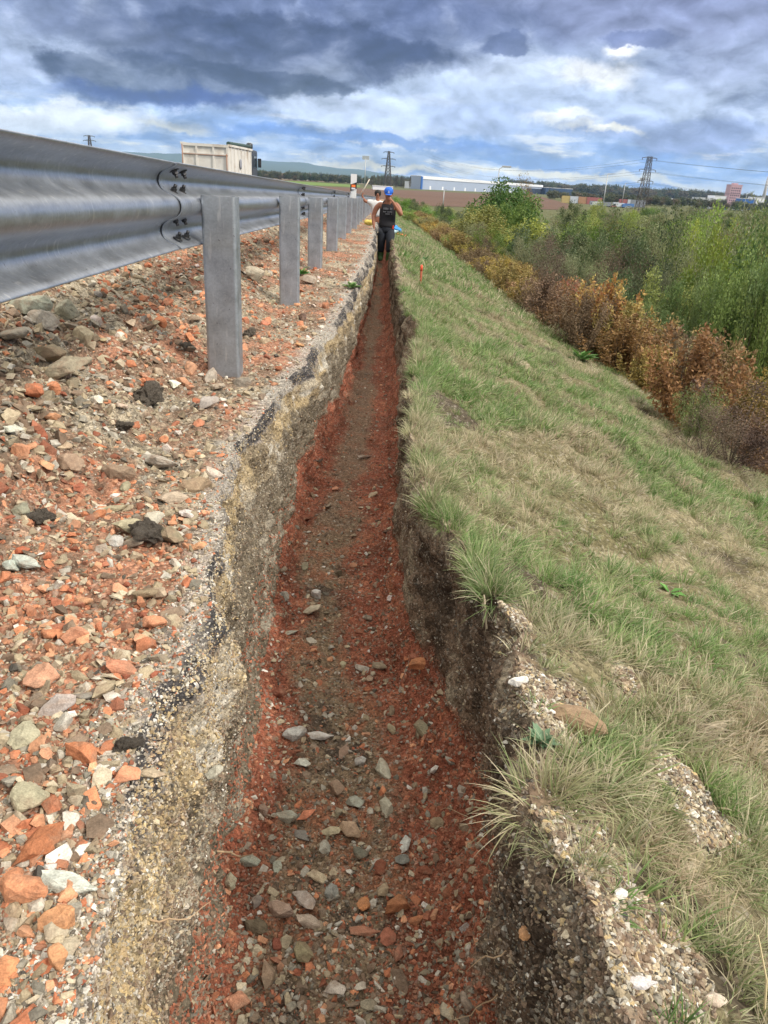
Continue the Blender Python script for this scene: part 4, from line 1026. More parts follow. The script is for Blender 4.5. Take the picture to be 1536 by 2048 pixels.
# faces the camera (-y); his right arm (screen left) hangs, his left hand is at his face
N_ = [(.0, .02, .86, .11, .09),      # 0 pelvis
      (.0, .02, .97, .145, .11), (.0, .0, 1.10, .155, .115), (.0, -.03, 1.24, .175, .12), (.0, -.05, 1.345, .13, .085),   # 1-4 spine
      (.0, -.09, 1.42, .058, .055), (.0, -.135, 1.49, .080, .085), (.0, -.16, 1.56, .086, .098), (.0, -.15, 1.63, .055, .065),   # 5 neck 6-8 head
      (-.19, -.04, 1.335, .068), (-.285, -.02, 1.20, .056), (-.325, -.01, 1.07, .047), (-.32, -.07, .93, .040), (-.30, -.12, .82, .027),  # 9-13 right arm
      (.19, -.05, 1.335, .068), (.275, -.09, 1.22, .056), (.315, -.14, 1.11, .045), (.20, -.25, 1.26, .038), (.10, -.30, 1.40, .027),   # 14-18 left arm to mouth
      (-.10, .0, .80, .05), (-.115, .02, .50, .04), (-.12, .10, .10, .045),      # 19-21 right leg, trailing
      (.09, -.02, .80, .05), (.095, -.12, .50, .04), (.09, -.10, .10, .045)]     # 22-24 left leg, leading
E_ = [(0, 1), (1, 2), (2, 3), (3, 4), (4, 5), (5, 6), (6, 7), (7, 8), (3, 9), (9, 10), (10, 11), (11, 12), (12, 13), (3, 14), (14, 15), (15, 16), (16, 17), (17, 18), (0, 19), (19, 20), (20, 21), (0, 22), (22, 23), (23, 24)]
hand(N_, E_, 13, (.1, -.35, -1), .9, (.3, -1, 0)); hand(N_, E_, 18, (-.75, .0, .7), .95, (-.1, .6, .8))
N_.append((0, -.245, 1.545, .013)); E_.append((7, len(N_)-1))      # nose
for sx in (-1, 1): N_.append((sx*.088, -.14, 1.545, .014, .02)); E_.append((7, len(N_)-1))   # ears
body = skin('body', N_, E_, M_skin, man, k=1.16)
skin('tank_top', [(0, .02, .78, .165, .14), (0, .02, .90, .168, .14), (0, .02, .99, .160, .128), (0, 0, 1.10, .168, .13), (0, -.03, 1.22, .188, .135), (0, -.045, 1.32, .15, .105), (-.10, -.045, 1.40, .038, .05), (.10, -.045, 1.40, .038, .05)], [(0, 1), (1, 2), (2, 3), (3, 4), (4, 5), (5, 6), (5, 7)], M_blk, man, k=1.27)
skin('trousers', [(0, .02, .86, .155, .125), (0, .02, .93, .152, .125), (-.085, .0, .77, .09), (-.10, .01, .66, .088), (-.115, .015, .50, .074), (-.12, .09, .24, .064), (.085, -.02, .77, .09), (.09, -.06, .66, .088), (.095, -.12, .50, .076), (.09, -.12, .25, .066)],
     [(0, 1), (0, 2), (2, 3), (3, 4), (4, 5), (0, 6), (6, 7), (7, 8), (8, 9)], M_trs, man, k=1.38)
for (x, y, z0) in ((-.12, .10, .06), (.09, -.11, .0)):
    skin('boot', [(x, y, z0+.32, .072), (x, y, z0+.16, .064), (x, y-.01, z0+.07, .060), (x, y-.10, z0+.045, .050, .042), (x, y-.19, z0+.035, .046, .034)], [(0, 1), (1, 2), (2, 3), (3, 4)], M_boot, man, k=1.3)
cap = MB().lathe([(.100, 0), (.106, .03), (.100, .07), (.075, .105), (.03, .122), (.001, .125)], (0, 0, 0), 20).build('cap', M_cap, man)
cap.location = (0, -.155, 1.575); cap.rotation_euler = (.28, 0, 0)
mb = MB(); mb.poly_prism([(-.075, -.08), (-.068, -.14), (-.04, -.175), (0, -.185), (.04, -.175), (.068, -.14), (.075, -.08)], 'z', .0, .008); mb.build('cap_peak', M_cap, cap)
mb = MB(); mb.poly_prism([(-.022, .02), (-.006, .075), (.006, .075), (.022, .02), (.010, .02), (.0, .045), (-.010, .02)], 'y', -.112, -.100); mb.build('cap_emblem', M_white, cap)
MB().lathe([(.092, -.05), (.094, 0), (.09, .01)], (0, 0, 0), 16).build('hair', M_hair, cap).location = (0, .02, -.005)
M_eye = simple('eye', (.03, .02, .02), .3)
for sx in (-1, 1): MB().lathe([(.002, -.008), (.009, -.004), (.009, .004), (.002, .008)], (sx*.032, -.248, 1.565), 8).build('eye', M_eye, man)
MB().box(-.026, .026, -.245, -.236, 1.495, 1.503).build('mouth', simple('lips', (.22, .07, .05), .5), man)
mb = MB(); mb.tube((.03, -.27, 1.49), (.055, -.34, 1.475), .0045, .0045, 6); mb.build('cigarette', M_white, man)
# worn pale print on the vest: two broken rows that cannot be read
mb = MB(); rx = random.Random(5)
for row, (z, h, n_) in enumerate(((1.235, .045, 7), (1.170, .026, 9), (1.125, .020, 8))):
    for q in range(n_):
        x = -.105+.21*(q+.5)/n_; 
        if rx.random() < .85: mb.box(x-.009, x+.009, -.215-.008*(row == 0)+abs(x)*.45, -.175+abs(x)*.45, z-h/2, z+h/2*rx.uniform(.5, 1)); 
mb.build('shirt_print', simple('faded_print', (.22, .23, .26), .8), man)
o = MB().lathe([(.150, -.09), (.168, -.04), (.170, .04), (.160, .08)], (0, 0, 0), 20).build('belt', M_trs, man); o.location = (0, .02, .80); o.scale = (1, .86, 1)
mb = MB(); mb.box(.125, .165, -.10, -.06, .80, .88, .006); mb.build('belt_pouch', simple('red_pouch', (.55, .05, .03), .6), man)
# the second worker beyond him, arm raised with a rod
Y2 = 24.0; b2 = at(757, 387, Y2)
w2_ = empty('person', (b2[0]-.02, Y2, -1.40-S*Y2)); tag(w2_, 'second worker behind, in a white shirt, raising a pale rod over the guardrail', 'person')
hz = b2[2]-(-1.40-S*Y2)-.02
def up_(n_, dz): return [(a[0], a[1], a[2]+dz)+tuple(a[3:]) for a in n_]
dz_ = hz-1.56
N2 = [(0, 0, .86, .14, .11), (0, 0, 1.05, .15, .11), (0, -.02, 1.24, .17, .12), (0, -.03, 1.36, .12, .08), (0, -.04, 1.43, .055), (0, -.05, 1.50, .075, .085), (0, -.05, 1.58, .075, .09), (0, -.04, 1.64, .05, .06),
      (-.19, -.03, 1.35, .062), (-.36, -.06, 1.34, .048), (-.44, -.1, 1.44, .038), (-.46, -.12, 1.50, .028), (.19, -.03, 1.33, .06), (.26, -.05, 1.1, .048), (.25, -.15, .90, .03),
      (-.09, 0, .8, .09), (-.1, -.05, .5, .06), (-.1, 0, .08, .045), (.09, 0, .8, .09), (.1, -.05, .5, .06), (.1, 0, .08, .045)]
E2 = [(0, 1), (1, 2), (2, 3), (3, 4), (4, 5), (5, 6), (6, 7), (2, 8), (8, 9), (9, 10), (10, 11), (2, 12), (12, 13), (13, 14), (0, 15), (15, 16), (16, 17), (0, 18), (18, 19), (19, 20)]
hand(N2, E2, 11, (-.1, 0, 1), .9, (.8, -.3, 0)); hand(N2, E2, 14, (0, -.3, -1), .6, (-.5, -.8, 0))
N2.append((0, -.15, 1.55, .014)); E2.append((6, len(N2)-1))
w2_.location.z += dz_
skin('body', N2, E2, M_skin, w2_)
skin('shirt', [(0, 0, .90, .155, .125), (0, 0, 1.05, .165, .125), (0, -.02, 1.24, .19, .135), (0, -.03, 1.36, .125, .09), (-.19, -.03, 1.355, .075), (-.34, -.058, 1.345, .062), (.19, -.03, 1.33, .07), (.25, -.04, 1.15, .06)], [(0, 1), (1, 2), (2, 3), (2, 4), (4, 5), (2, 6), (6, 7)], M_white, w2_, k=1.3)
skin('trousers', [(0, 0, .86, .155, .12), (-.09, 0, .76, .105), (-.1, -.05, .5, .078), (-.1, 0, .14, .068), (.09, 0, .76, .105), (.1, -.05, .5, .078), (.1, 0, .14, .068)], [(0, 1), (1, 2), (2, 3), (0, 4), (4, 5), (5, 6)], M_trs, w2_, k=1.25)
for sx in (-1, 1): skin('boot', [(sx*.1, 0, .16, .062), (sx*.1, -.01, .06, .058), (sx*.1, -.15, .035, .045, .034)], [(0, 1), (1, 2)], M_boot, w2_)
MB().lathe([(.075, -.07), (.095, -.02), (.100, .03), (.088, .075), (.05, .105), (.001, .112)], (0, -.035, 1.575), 16).build('hair', M_hair, w2_)
rd = tag(MB().tube((0, 0, 0), (.24, 0, .42), .014, .014, 8).build('measuring_rod', simple('pale_rod', (.66, .60, .50), .6)), 'short pale rod held up in the second worker\'s hand', 'rod'); rd.location = (w2_.location.x-.50, Y2-.14, w2_.location.z+1.53)
# things left on the bank beyond the man: blue jacket and bag, orange box, yellow sack on the shoulder
def lump(name, px, py, Y, sx, sy, sz, m_, label, cat, seed=1):
    p_ = at(px, py, Y); me = stone_mesh(seed, .7, 1.0, 18, .06, 2, True); me.materials.append(m_); o = link(name, me); g_ = gz(p_[0], Y)
    o.location = (p_[0], Y, g_+sz*.25); o.scale = (sx, sy, sz); tag(o, label, cat); return o
M_bl = simple('blue_fabric', (.03, .22, .55), .7, var=.3, sc=8)
j = lump('jacket', 791, 446, 22.5, .45, .5, .38, M_bl, 'bright blue jacket dropped on the bank behind the walking man', 'jacket', 5)
j = lump('plastic_bag', 788, 449, 21.6, .34, .3, .25, simple('pale_blue_bag', (.45, .62, .70), .4), 'pale blue plastic bag in front of the blue jacket', 'bag', 6)
j = lump('tool_bag', 803, 445, 22.2, .32, .3, .22, simple('orange_fabric', (.85, .16, .04), .6), 'orange tool bag right of the blue jacket', 'bag', 7)
j = lump('sack', 738, 434, 21.0, .34, .3, .30, simple('yellow_sack', (.55, .43, .10), .7), 'yellow sack lying on the shoulder by the far guardrail posts', 'sack', 8)

# ------------------------------------------------------------------ road and tipper truck
M_road = ground_mat('asphalt', 60, .2, .4)
def strip(name, x0, x1, z, mt, col, nxs=8, y1=395, thick=None):
    yy = np.concatenate([np.linspace(-6, 60, 30), np.geomspace(64, y1, 30)]); xx = np.linspace(x0, x1, nxs)
    Xg, Yg = np.meshgrid(xx, yy); Zg = z-S*Yg; n = nxs
    i = np.arange(len(yy)-1)[:, None]*n+np.arange(n-1)[None, :]; f = np.stack([i, i+1, i+1+n, i+n], -1).reshape(-1, 4)
    co = np.stack([Xg, Yg, Zg], -1).reshape(-1, 3); cc = np.tile([*col, 1.], (len(co), 1))
    return link(name, npmesh(name, co, f, mt, False, {'Col': ('FLOAT_COLOR', 'POINT', cc)}))
tag(strip('road', -10.6, -2.28, -.80, M_road, (.055, .055, .058)), 'grey asphalt road beyond the guardrail', 'road', kind='structure')
M_line = simple('road_paint', (.72, .72, .70), .6, var=.1)
tag(strip('road_markings', -2.75, -2.60, -.794, M_line, (.7, .7, .7), 2), 'white edge line of the road', 'road marking', kind='structure')
def verge():
    yy = np.concatenate([np.linspace(-6, 60, 12), np.geomspace(64, 395, 24)]); xs = np.array([-26., -19, -13, -11.2, -10.6]); zo = np.array([-9.6, -5, -1.1, -.83, -.802])
    Xg, Yg = np.meshgrid(xs, yy); Zg = np.maximum(np.tile(zo, (len(yy), 1))-S*Yg, PLAIN-.2); n = 5
    i = np.arange(len(yy)-1)[:, None]*n+np.arange(n-1)[None, :]; f = np.stack([i, i+1, i+1+n, i+n], -1).reshape(-1, 4)
    co = np.stack([Xg, Yg, Zg], -1).reshape(-1, 3); cc = np.tile([.12, .14, .06, 1.], (len(co), 1))
    return link('verge_ground', npmesh('verge_ground', co, f, M_em, True, {'Col': ('FLOAT_COLOR', 'POINT', cc)}))
tag(verge(), 'grass verge on the far side of the road', 'verge', kind='structure')
Yt = 42.0; xa = at(366, 345, Yt)[0]; xb = at(459, 345, Yt)[0]; tw = xb-xa; zr = -.80-S*Yt; zt = at(412, 286, Yt)[2]
tr = empty('tipper_truck', ((xa+xb)/2, Yt, zr), math.radians(-1.5)); tag(tr, 'dirty white tipper truck seen from behind on the road beyond the guardrail', 'truck')
h = zt-zr; w = tw/2; Lb = 6.0
M_tw = simple('truck_white', (.66, .64, .60), .55, var=.1, sc=1.5, dirt=((.36, .27, .19), .55)); M_td = simple('truck_dark', (.03, .035, .045), .4, dirt=((.2, .17, .13), .3)); M_ty = simple('tyre_rubber', (.025, .025, .027), .85); M_rust = simple('rust_streak', (.34, .17, .11), .8)
M_gl = simple('window_glass', (.03, .045, .06), .08, spec=.9); M_red = simple('red_lens', (.55, .02, .02), .3); M_chr = simple('grey_steel', (.35, .36, .37), .4, .7)
mb = MB(); mb.box(-w, w, 0, Lb, 1.05, 1.13).box(-w, -w+.06, 0, Lb, 1.13, h).box(w-.06, w, 0, Lb, 1.13, h).box(-w+.06, w-.06, Lb-.08, Lb, 1.13, h+.05)
for q in range(7): mb.box(w, w+.05, .35+q*.88, .43+q*.88, 1.13, h-.10); mb.box(-w-.05, -w, .35+q*.88, .43+q*.88, 1.13, h-.10)
mb.box(w, w+.07, 0, Lb, h-.10, h+.0).box(-w-.07, -w, 0, Lb, h-.10, h); bodyt = mb.build('tipper_body', M_tw, tr)
mb = MB(); mb.box(-w, w, -.06, 0, 1.08, h-.06)
for x in (-w+.06, -w*.36, w*.36, w-.06): mb.box(x-.05, x+.05, -.12, -.06, 1.08, h-.08)
mb.box(-w, w, -.125, -.06, h-.16, h-.03).box(-w, w, -.125, -.06, 1.05, 1.17).box(-w+.1, w-.1, -.11, -.06, h-.52, h-.46)
tg_ = mb.build('tailgate', M_tw, tr)
MB().box(-w+.02, w-.02, -.130, -.126, h-.55, h-.52).build('rust_strip', M_rust, tg_)
MB().tube((-w+.05, -.15, h-.1), (-w+.05, -.15, 1.1), .02).build('hinge_rod', M_rust, tg_); MB().tube((w-.08, -.15, h-.45), (w-.08, -.15, 1.1), .02).build('hinge_rod', M_rust, tg_)
mb = MB(); mb.tube((w-.02, .0, h+.03), (w-.02, Lb*.95, h+.10), .10, .10, 10); mb.build('rolled_tarpaulin', simple('dark_green_tarp', (.035, .07, .065), .7), tr)
mb = MB(); mb.box(-w+.02, w-.02, Lb+.25, Lb+2.0, .95, h-.02, .10); cab = mb.build('cab', M_td, tr)
MB().box(w-.015, w+.0, Lb+.75, Lb+1.6, 1.9, h-.35, .0).build('side_window', M_gl, cab)
mb = MB(); mb.lathe([(.16, 0), (.19, .12), (.19, .30), (.10, .36)], (w-.22, Lb+.6, h-.02), 12); mb.build('air_intake', M_td, cab)
mb = MB(); mb.box(w+.02, w+.22, Lb+1.9, Lb+1.98, 1.95, 2.45, .02).tube((w, Lb+1.9, 2.4), (w+.1, Lb+1.94, 2.4), .02); mb.build('side_mirror', M_td, cab)
MB().box(-.45, .45, -.1, Lb+2.0, .75, 1.04).build('chassis', M_td, tr)
for yy_ in (.95, 2.25, Lb-.2, Lb+1.3):
    for sx in (-1, 1):
        mb = MB(); mb.tube((sx*(w-.05), yy_, .50), (sx*(w-.42), yy_, .50), .50, .50, 24); wl_ = mb.build('wheel', M_ty, tr)
        MB().tube((sx*(w-.045), yy_, .50), (sx*(w-.12), yy_, .50), .27, .24, 16).build('rim', M_chr, wl_)
for sx in (-1, 1):
    MB().box(sx*w*.95-.17*(sx > 0), sx*w*.95+.17*(sx < 0), -.16, -.10, .78, .92, .01).build('tail_light', M_red, tr)
    MB().box(sx*w*.8-.25, sx*w*.8+.25, .2, .24, .35, .75).build('mud_flap', M_td, tr)
MB().box(-w, w, -.12, -.04, .52, .62).build('underrun_bar', M_chr, tr)
# a lozenge company mark, unreadable at this distance
mb = MB(); mb.lathe([(.26, 0), (.26, .01), (.18, .01)], (0, 0, 0), 18); k = mb.build('side_emblem', simple('emblem_grey', (.30, .31, .36), .6), tr); k.rotation_euler = (0, R_(90), 0); k.location = (w+.051, Lb*.45, h-.85)

# ------------------------------------------------------------------ shrubs and trees
def crown(seed, kind, n, leaf, asp=.45):
    """unit-height plant (z 0..1, about 1 wide); leaf given in unit lengths"""
    g = np.random.default_rng(seed)
    if kind == 'spray':      # many upright stems from the base, leafy all along
        ns = 46; az = g.random(ns)*6.28; ln = g.uniform(.0, .42, ns); h = g.uniform(.62, 1.0, ns)-.35*ln; top = np.stack([ln*np.cos(az), ln*np.sin(az), h], 1); b0 = np.stack([.3*ln*np.cos(az), .3*ln*np.sin(az), 0*h], 1)
        k = g.integers(0, ns, n); t = g.uniform(.08, 1.0, n)**.8; P = b0[k]+(top[k]-b0[k])*t[:, None]; P[:, :2] *= (1+.35*np.sin(t*2.6))[:, None]
        P += g.normal(0, .022, (n, 3)); D = rand_dirs(n, g, .7)
        limbs = [(b0[i], (b0[i]+top[i])/2*np.array([1.25, 1.25, 1]), top[i]) for i in range(0, ns, 3)]
    elif kind == 'bush':
        nc = 22; c_ = rand_dirs(nc, g, .2)*g.uniform(.45, 1, (nc, 1)); c_ = c_*np.array([.40, .40, .42])+np.array([0, 0, .52]); c_ *= 1+.18*g.normal(0, 1, (nc, 1))
        k = g.integers(0, nc, n); r_ = g.uniform(.09, .2, nc); P = c_[k]+rand_dirs(n, g, .0)*(r_[k]*g.random(n)**.45)[:, None]; P[:, 2] = np.maximum(P[:, 2], .01)
        D = rand_dirs(n, g, .1); low = g.random(n) < .16; P[low, 2] *= .35
        limbs = [(np.zeros(3), c_[i]*.5*np.array([.8, .8, 1]), c_[i]) for i in range(0, nc, 2)]
    elif kind == 'tree':
        nc = 40; c_ = rand_dirs(nc, g, .1)*g.uniform(.35, 1, (nc, 1))**.7; c_ = c_*np.array([.33, .33, .36])+np.array([0, 0, .62]); c_ *= 1+.12*g.normal(0, 1, (nc, 1))
        k = g.integers(0, nc, n); r_ = g.uniform(.09, .19, nc); P = c_[k]+rand_dirs(n, g, .0)*(r_[k]*g.random(n)**.4)[:, None]; D = rand_dirs(n, g, -.1)
        limbs = [(np.array([0, 0, .22+.3*g.random()]), (c_[i]+np.array([0, 0, .3]))*.55, c_[i]) for i in range(0, nc, 2)]
    elif kind == 'poplar':
        z = g.random(n)**.8; w_ = .13*np.sin(np.clip(z*.9+.12, 0, 1)*3.1)**.7; a = g.random(n)*6.28; P = np.stack([w_*np.cos(a)*g.random(n)**.5, w_*np.sin(a)*g.random(n)**.5, .12+z*.88], 1); D = rand_dirs(n, g, 1.0)
        limbs = [(np.array([0, 0, .1+q*.07]), np.array([.05*math.cos(q*2.), .05*math.sin(q*2.), .2+q*.07]), np.array([.07*math.cos(q*2.), .07*math.sin(q*2.), .35+q*.06])) for q in range(9)]
    Nn = rand_dirs(n, g, .5); L_ = leaf*g.uniform(.6, 1.25, n)
    # colour drifts between branches as well as between leaves
    r = np.clip(.5+.33*fbm(P[:, 0], P[:, 1], P[:, 2], 5, 2, seed)+g.normal(0, .22, n), 0, 1)
    V, F_, rr = leaf_quads(P, D, Nn, L_, L_*asp, r)
    me = npmesh('foliage', V, F_, None, False, {'rnd': ('FLOAT', 'POINT', rr)})
    mb = MB()
    if kind in ('tree', 'poplar'): mb.path([(0, 0, -.03), (.01, 0, .2), (0, .01, .45), (.01, 0, .75)], [.026, .02, .014, .005], 8)
    for a, b, c2 in limbs: mb.path([a, b, c2], [.009 if kind != 'spray' else .005, .005, .0015], 5)
    bmesh.ops.recalc_face_normals(mb.b, faces=mb.b.faces[:]); sm_ = bpy.data.meshes.new('stems'); mb.b.to_mesh(sm_); mb.b.free()
    return me, sm_
M_bark = simple('bark', (.10, .08, .06), .9, var=.3, sc=8)
KIND = {}
def defkind(key, name, shape, n, leaf, a, b, both=None, asp=.45, nv=3, tr=.25):
    m_ = leaf_mat('leaf_'+key, a, b, tr=tr, both=both); vs = []
    for q in range(nv):
        me, sm_ = crown(hash_(key)+q*17, shape, n, leaf, asp); me.materials.append(m_); sm_.materials.append(M_bark); vs.append((me, sm_))
    KIND[key] = (name, vs, shape)
def hash_(s): return sum(ord(c_)*(i+3) for i, c_ in enumerate(s)) % 5000
defkind('rust', 'hedge_shrub', 'spray', 6500, .042, (.13, .075, .04), (.35, .22, .11), (.23, .145, .07), .5, 4)
defkind('ochre', 'hedge_shrub', 'spray', 6500, .042, (.18, .17, .05), (.48, .34, .10), (.33, .26, .08), .5, 3)
defkind('flame', 'hedge_shrub', 'spray', 5500, .05, (.30, .10, .06), (.42, .32, .12), (.36, .20, .09), .55, 2)
defkind('brownreed', 'hedge_shrub', 'spray', 6500, .04, (.14, .095, .06), (.30, .21, .13), (.21, .15, .09), .4, 3)
defkind('willow', 'willow_shrub', 'spray', 9000, .034, (.08, .14, .04), (.27, .36, .13), (.17, .25, .075), .28, 4)
defkind('green', 'green_bush', 'bush', 8000, .03, (.075, .14, .03), (.22, .32, .07), (.14, .22, .045), .5, 4)
defkind('lime', 'green_bush', 'bush', 8000, .03, (.17, .24, .05), (.38, .44, .11), (.26, .33, .075), .5, 3)
defkind('dark', 'dark_bush', 'bush', 8000, .03, (.045, .075, .032), (.14, .18, .08), (.085, .12, .05), .45, 3)
defkind('brown', 'bare_bush', 'bush', 5500, .026, (.08, .055, .04), (.20, .14, .10), (.13, .09, .065), .35, 2)
defkind('olive', 'willow_shrub', 'bush', 9000, .03, (.14, .16, .085), (.33, .35, .19), (.23, .25, .13), .28, 3)
defkind('reed', 'reed_clump', 'spray', 5000, .06, (.15, .16, .06), (.34, .32, .15), (.24, .24, .10), .12, 2)
defkind('tgreen', 'leafy_tree', 'tree', 14000, .030, (.05, .12, .03), (.19, .28, .06), (.11, .19, .045), .55, 3)
defkind('tyellow', 'leafy_tree', 'tree', 13000, .032, (.16, .22, .04), (.46, .46, .09), (.30, .34, .06), .55, 2)
defkind('tbrown', 'leafy_tree', 'tree', 7000, .026, (.14, .10, .04), (.30, .20, .09), (.20, .14, .06), .5, 2)
defkind('poplar', 'poplar_tree', 'poplar', 2500, .03, (.08, .08, .05), (.20, .18, .11), (.13, .12, .08), .4, 2)
nplant = [0]
def plant(key, x, y, h, wd, label, cat=None, group=None, z=None, rz=None):
    name, vs, shape = KIND[key]; me, sm_ = vs[nplant[0] % len(vs)]; nplant[0] += 1
    e = empty(name, (x, y, (gz(x, y) if z is None else z)-.04), random.uniform(0, 6.28) if rz is None else rz); f_ = 1.5 if shape == 'tree' else 1.0; e.scale = (wd*f_, wd*f_, h)
    o = bpy.data.objects.new('foliage' if shape in ('spray', 'bush') else 'crown', me); COL.objects.link(o); o.parent = e
    o = bpy.data.objects.new('stems' if shape in ('spray', 'bush') else 'trunk', sm_); COL.objects.link(o); o.parent = e
    tag(e, label, cat or ('tree' if shape in ('tree', 'poplar') else 'shrub'), group); return e
def plant_px(key, px, ptop, Y, wpx, label, **kw):
    """a plant at distance Y whose top shows at (px, ptop); real height from the ground there"""
    p_ = at(px, ptop, Y); g_ = gz(p_[0], Y); d = p_@fw; return plant(key, p_[0], Y, max(.5, p_[2]-g_), wpx*d/F_PX, label, z=g_, **kw)
# hedge line along the foot of the grass: position follows the edge read off the photo
bp = [(1620, 985), (1536, 935), (1400, 850), (1250, 765), (1130, 690), (1060, 640), (1000, 585), (950, 545), (900, 505), (870, 480), (850, 463), (835, 450), (822, 440)]
def on_slope(px, py, s_=.42):
    d = ray(px, py); t = (-.86+s_*.3)/(d[2]+S*d[1]+s_*d[0]); return d*t
edge = np.array([on_slope(*q) for q in bp]); bx, by = edge[:, 0], edge[:, 1]
def bedge(y): return np.interp(y, by, bx)
HG = 'autumn hedge shrubs at the foot of the grass bank'
HL = {'rust': 'rusty brown leaved shrub in the hedge along the foot of the bank', 'ochre': 'ochre green shrub in the hedge along the foot of the bank', 'brownreed': 'dull brown shrub in the hedge along the foot of the bank'}
y = 4.0
while y < 75:
    for row in range(3):
        x = bedge(y)+.35+.55*row*(1+.03*y)+random.gauss(0, .12)
        t = (y-5)/30.
        key = random.choices(['rust', 'ochre', 'brownreed'], [1.0-.75*min(t*1.6, 1), .35+1.3*min(t*1.6, 1), .35])[0]
        hh = random.uniform(.85, 1.35)*(1.0+.10*row)*(.85 if y < 7 else 1)*(1-.36*min(1, max(0, (y-8)/8)))+.18*row+.006*y
        plant(key, x, y+random.gauss(0, .2), hh, random.uniform(.95, 1.4)*(1+.01*y), HL[key], group=HG+' ('+key+')')
    y += .62*(1+.035*y)
plant_px('flame', 1225, 535, 12.5, 150, 'shrub with red and orange tips standing above the brown hedge')
plant_px('flame', 1140, 540, 15, 110, 'yellow and orange tipped shrub left of the red tipped one in the hedge')
plant_px('rust', 1420, 640, 7.6, 230, 'tallest rust brown shrub in the hedge before the green thicket')
plant_px('brown', 1500, 770, 6.2, 260, 'dark twiggy shrub at the right frame edge of the hedge')
plant_px('brown', 1440, 790, 5.9, 170, 'dark bare shrub left of the one at the frame edge')
plant_px('willow', 1420, 748, 6.9, 120, 'green leafed sapling showing against the brown hedge')
# thicket behind the hedge, down the bank and over the plain
TL = {'willow': ('tall grey green willow shrub in the thicket beyond the hedge', 'willow shrubs of the thicket'), 'green': ('rounded mid green bush in the thicket beyond the hedge', 'green bushes of the thicket'),
      'lime': ('yellow green bush in the thicket beyond the hedge', 'yellow green bushes of the thicket'), 'dark': ('dark green bush in the thicket beyond the hedge', 'dark bushes of the thicket'),
      'brown': ('brown leafless bush in the thicket beyond the hedge', 'brown bushes of the thicket'), 'olive': ('soft olive green bush in the thicket beyond the hedge', 'olive bushes of the thicket'), 'reed': ('pale yellow reed clump in the thicket beyond the hedge', 'reed clumps of the thicket')}
def many(keys, wts, pxr, ptop, Yr, wpx, n, jit=8):
    for q in range(n):
        key = random.choices(keys, wts)[0]; Y = random.uniform(*Yr); px = random.uniform(*pxr); f = (px-pxr[0])/(pxr[1]-pxr[0]); pt_ = ptop[0]+(ptop[1]-ptop[0])*f+random.gauss(0, jit)
        plant_px(key, px, pt_, Y, wpx*random.uniform(.8, 1.3), TL[key][0], group=TL[key][1])
many(['willow', 'green', 'lime'], [2.2, 1, .2], (1300, 1620), (575, 485), (13, 17), 150, 22, 16)
many(['green', 'olive', 'lime', 'willow'], [1.2, 1.3, .5, .6], (1380, 1640), (505, 462), (19, 26), 150, 16, 12)
many(['dark', 'olive', 'brown'], [1, 1.2, .9], (1090, 1330), (480, 520), (17, 24), 110, 16, 10)
many(['dark', 'olive'], [1, 1], (1080, 1340), (455, 470), (27, 38), 130, 18, 9)
many(['ochre' if False else 'olive', 'green', 'brown'], [1, 1, .4], (930, 1120), (445, 490), (26, 40), 80, 16, 10)
many(['olive', 'green', 'lime'], [2, 1, .7], (1340, 1620), (452, 436), (34, 50), 150, 20, 10)
many(['green', 'lime', 'olive', 'dark'], [1.2, .8, 1, .8], (1060, 1600), (446, 440), (55, 85), 105, 30, 9)
many(['green', 'dark', 'olive', 'lime'], [1, 1, .6, .5], (820, 1080), (432, 446), (50, 90), 70, 22, 7)
many(['green', 'lime', 'dark', 'olive', 'reed'], [1, .7, .8, 1, .5], (1080, 1600), (428, 424), (110, 170), 80, 30, 6)
many(['green', 'dark', 'lime'], [1, .7, .5], (800, 1000), (412, 420), (100, 170), 50, 22, 5)
many(['green', 'dark', 'olive'], [1, .9, .6], (1120, 1600), (414, 418), (200, 300), 48, 26, 3)
plant_px('tgreen', 1005, 371, 62, 118, 'tall dark green tree standing by the street lamp')
plant_px('tyellow', 965, 420, 48, 120, 'yellow green tree in front of the dark green tree by the lamp')
plant_px('tyellow', 1050, 455, 34, 105, 'bright yellow green tree right of the lamp, lower in the thicket')
plant_px('tgreen', 1035, 405, 52, 100, 'green tree with yellowing side, right behind the lamp')
plant_px('tbrown', 1052, 376, 120, 50, 'small yellow brown round tree before the warehouse end')
plant_px('lime', 1190, 404, 120, 60, 'bright lime green round bush before the container yard')
plant_px('dark', 1147, 396, 110, 60, 'dark grey green bush left of the lime green one')
plant_px('rust', 1480, 430, 48, 90, 'orange brown bush glowing among the green thicket on the right')
plant_px('lime', 1385, 455, 40, 70, 'lime green bush left below the orange brown bush')
plant_px('reed', 1500, 410, 85, 140, 'broad pale yellow reed bed on the right'); plant_px('reed', 1400, 416, 90, 110, 'pale reed bed left of the broad one')
plant_px('green', 800, 392, 90, 60, 'dark round bush just right of the man with the blue cap'); plant_px('dark', 830, 395, 110, 50, 'dark bush second right of the man with the blue cap')
plant_px('lime', 815, 420, 60, 60, 'yellow green bush at the start of the hedge beyond the man')
plant_px('olive', 1370, 404, 200, 70, 'feathery grey green tree crown right of the pylon')

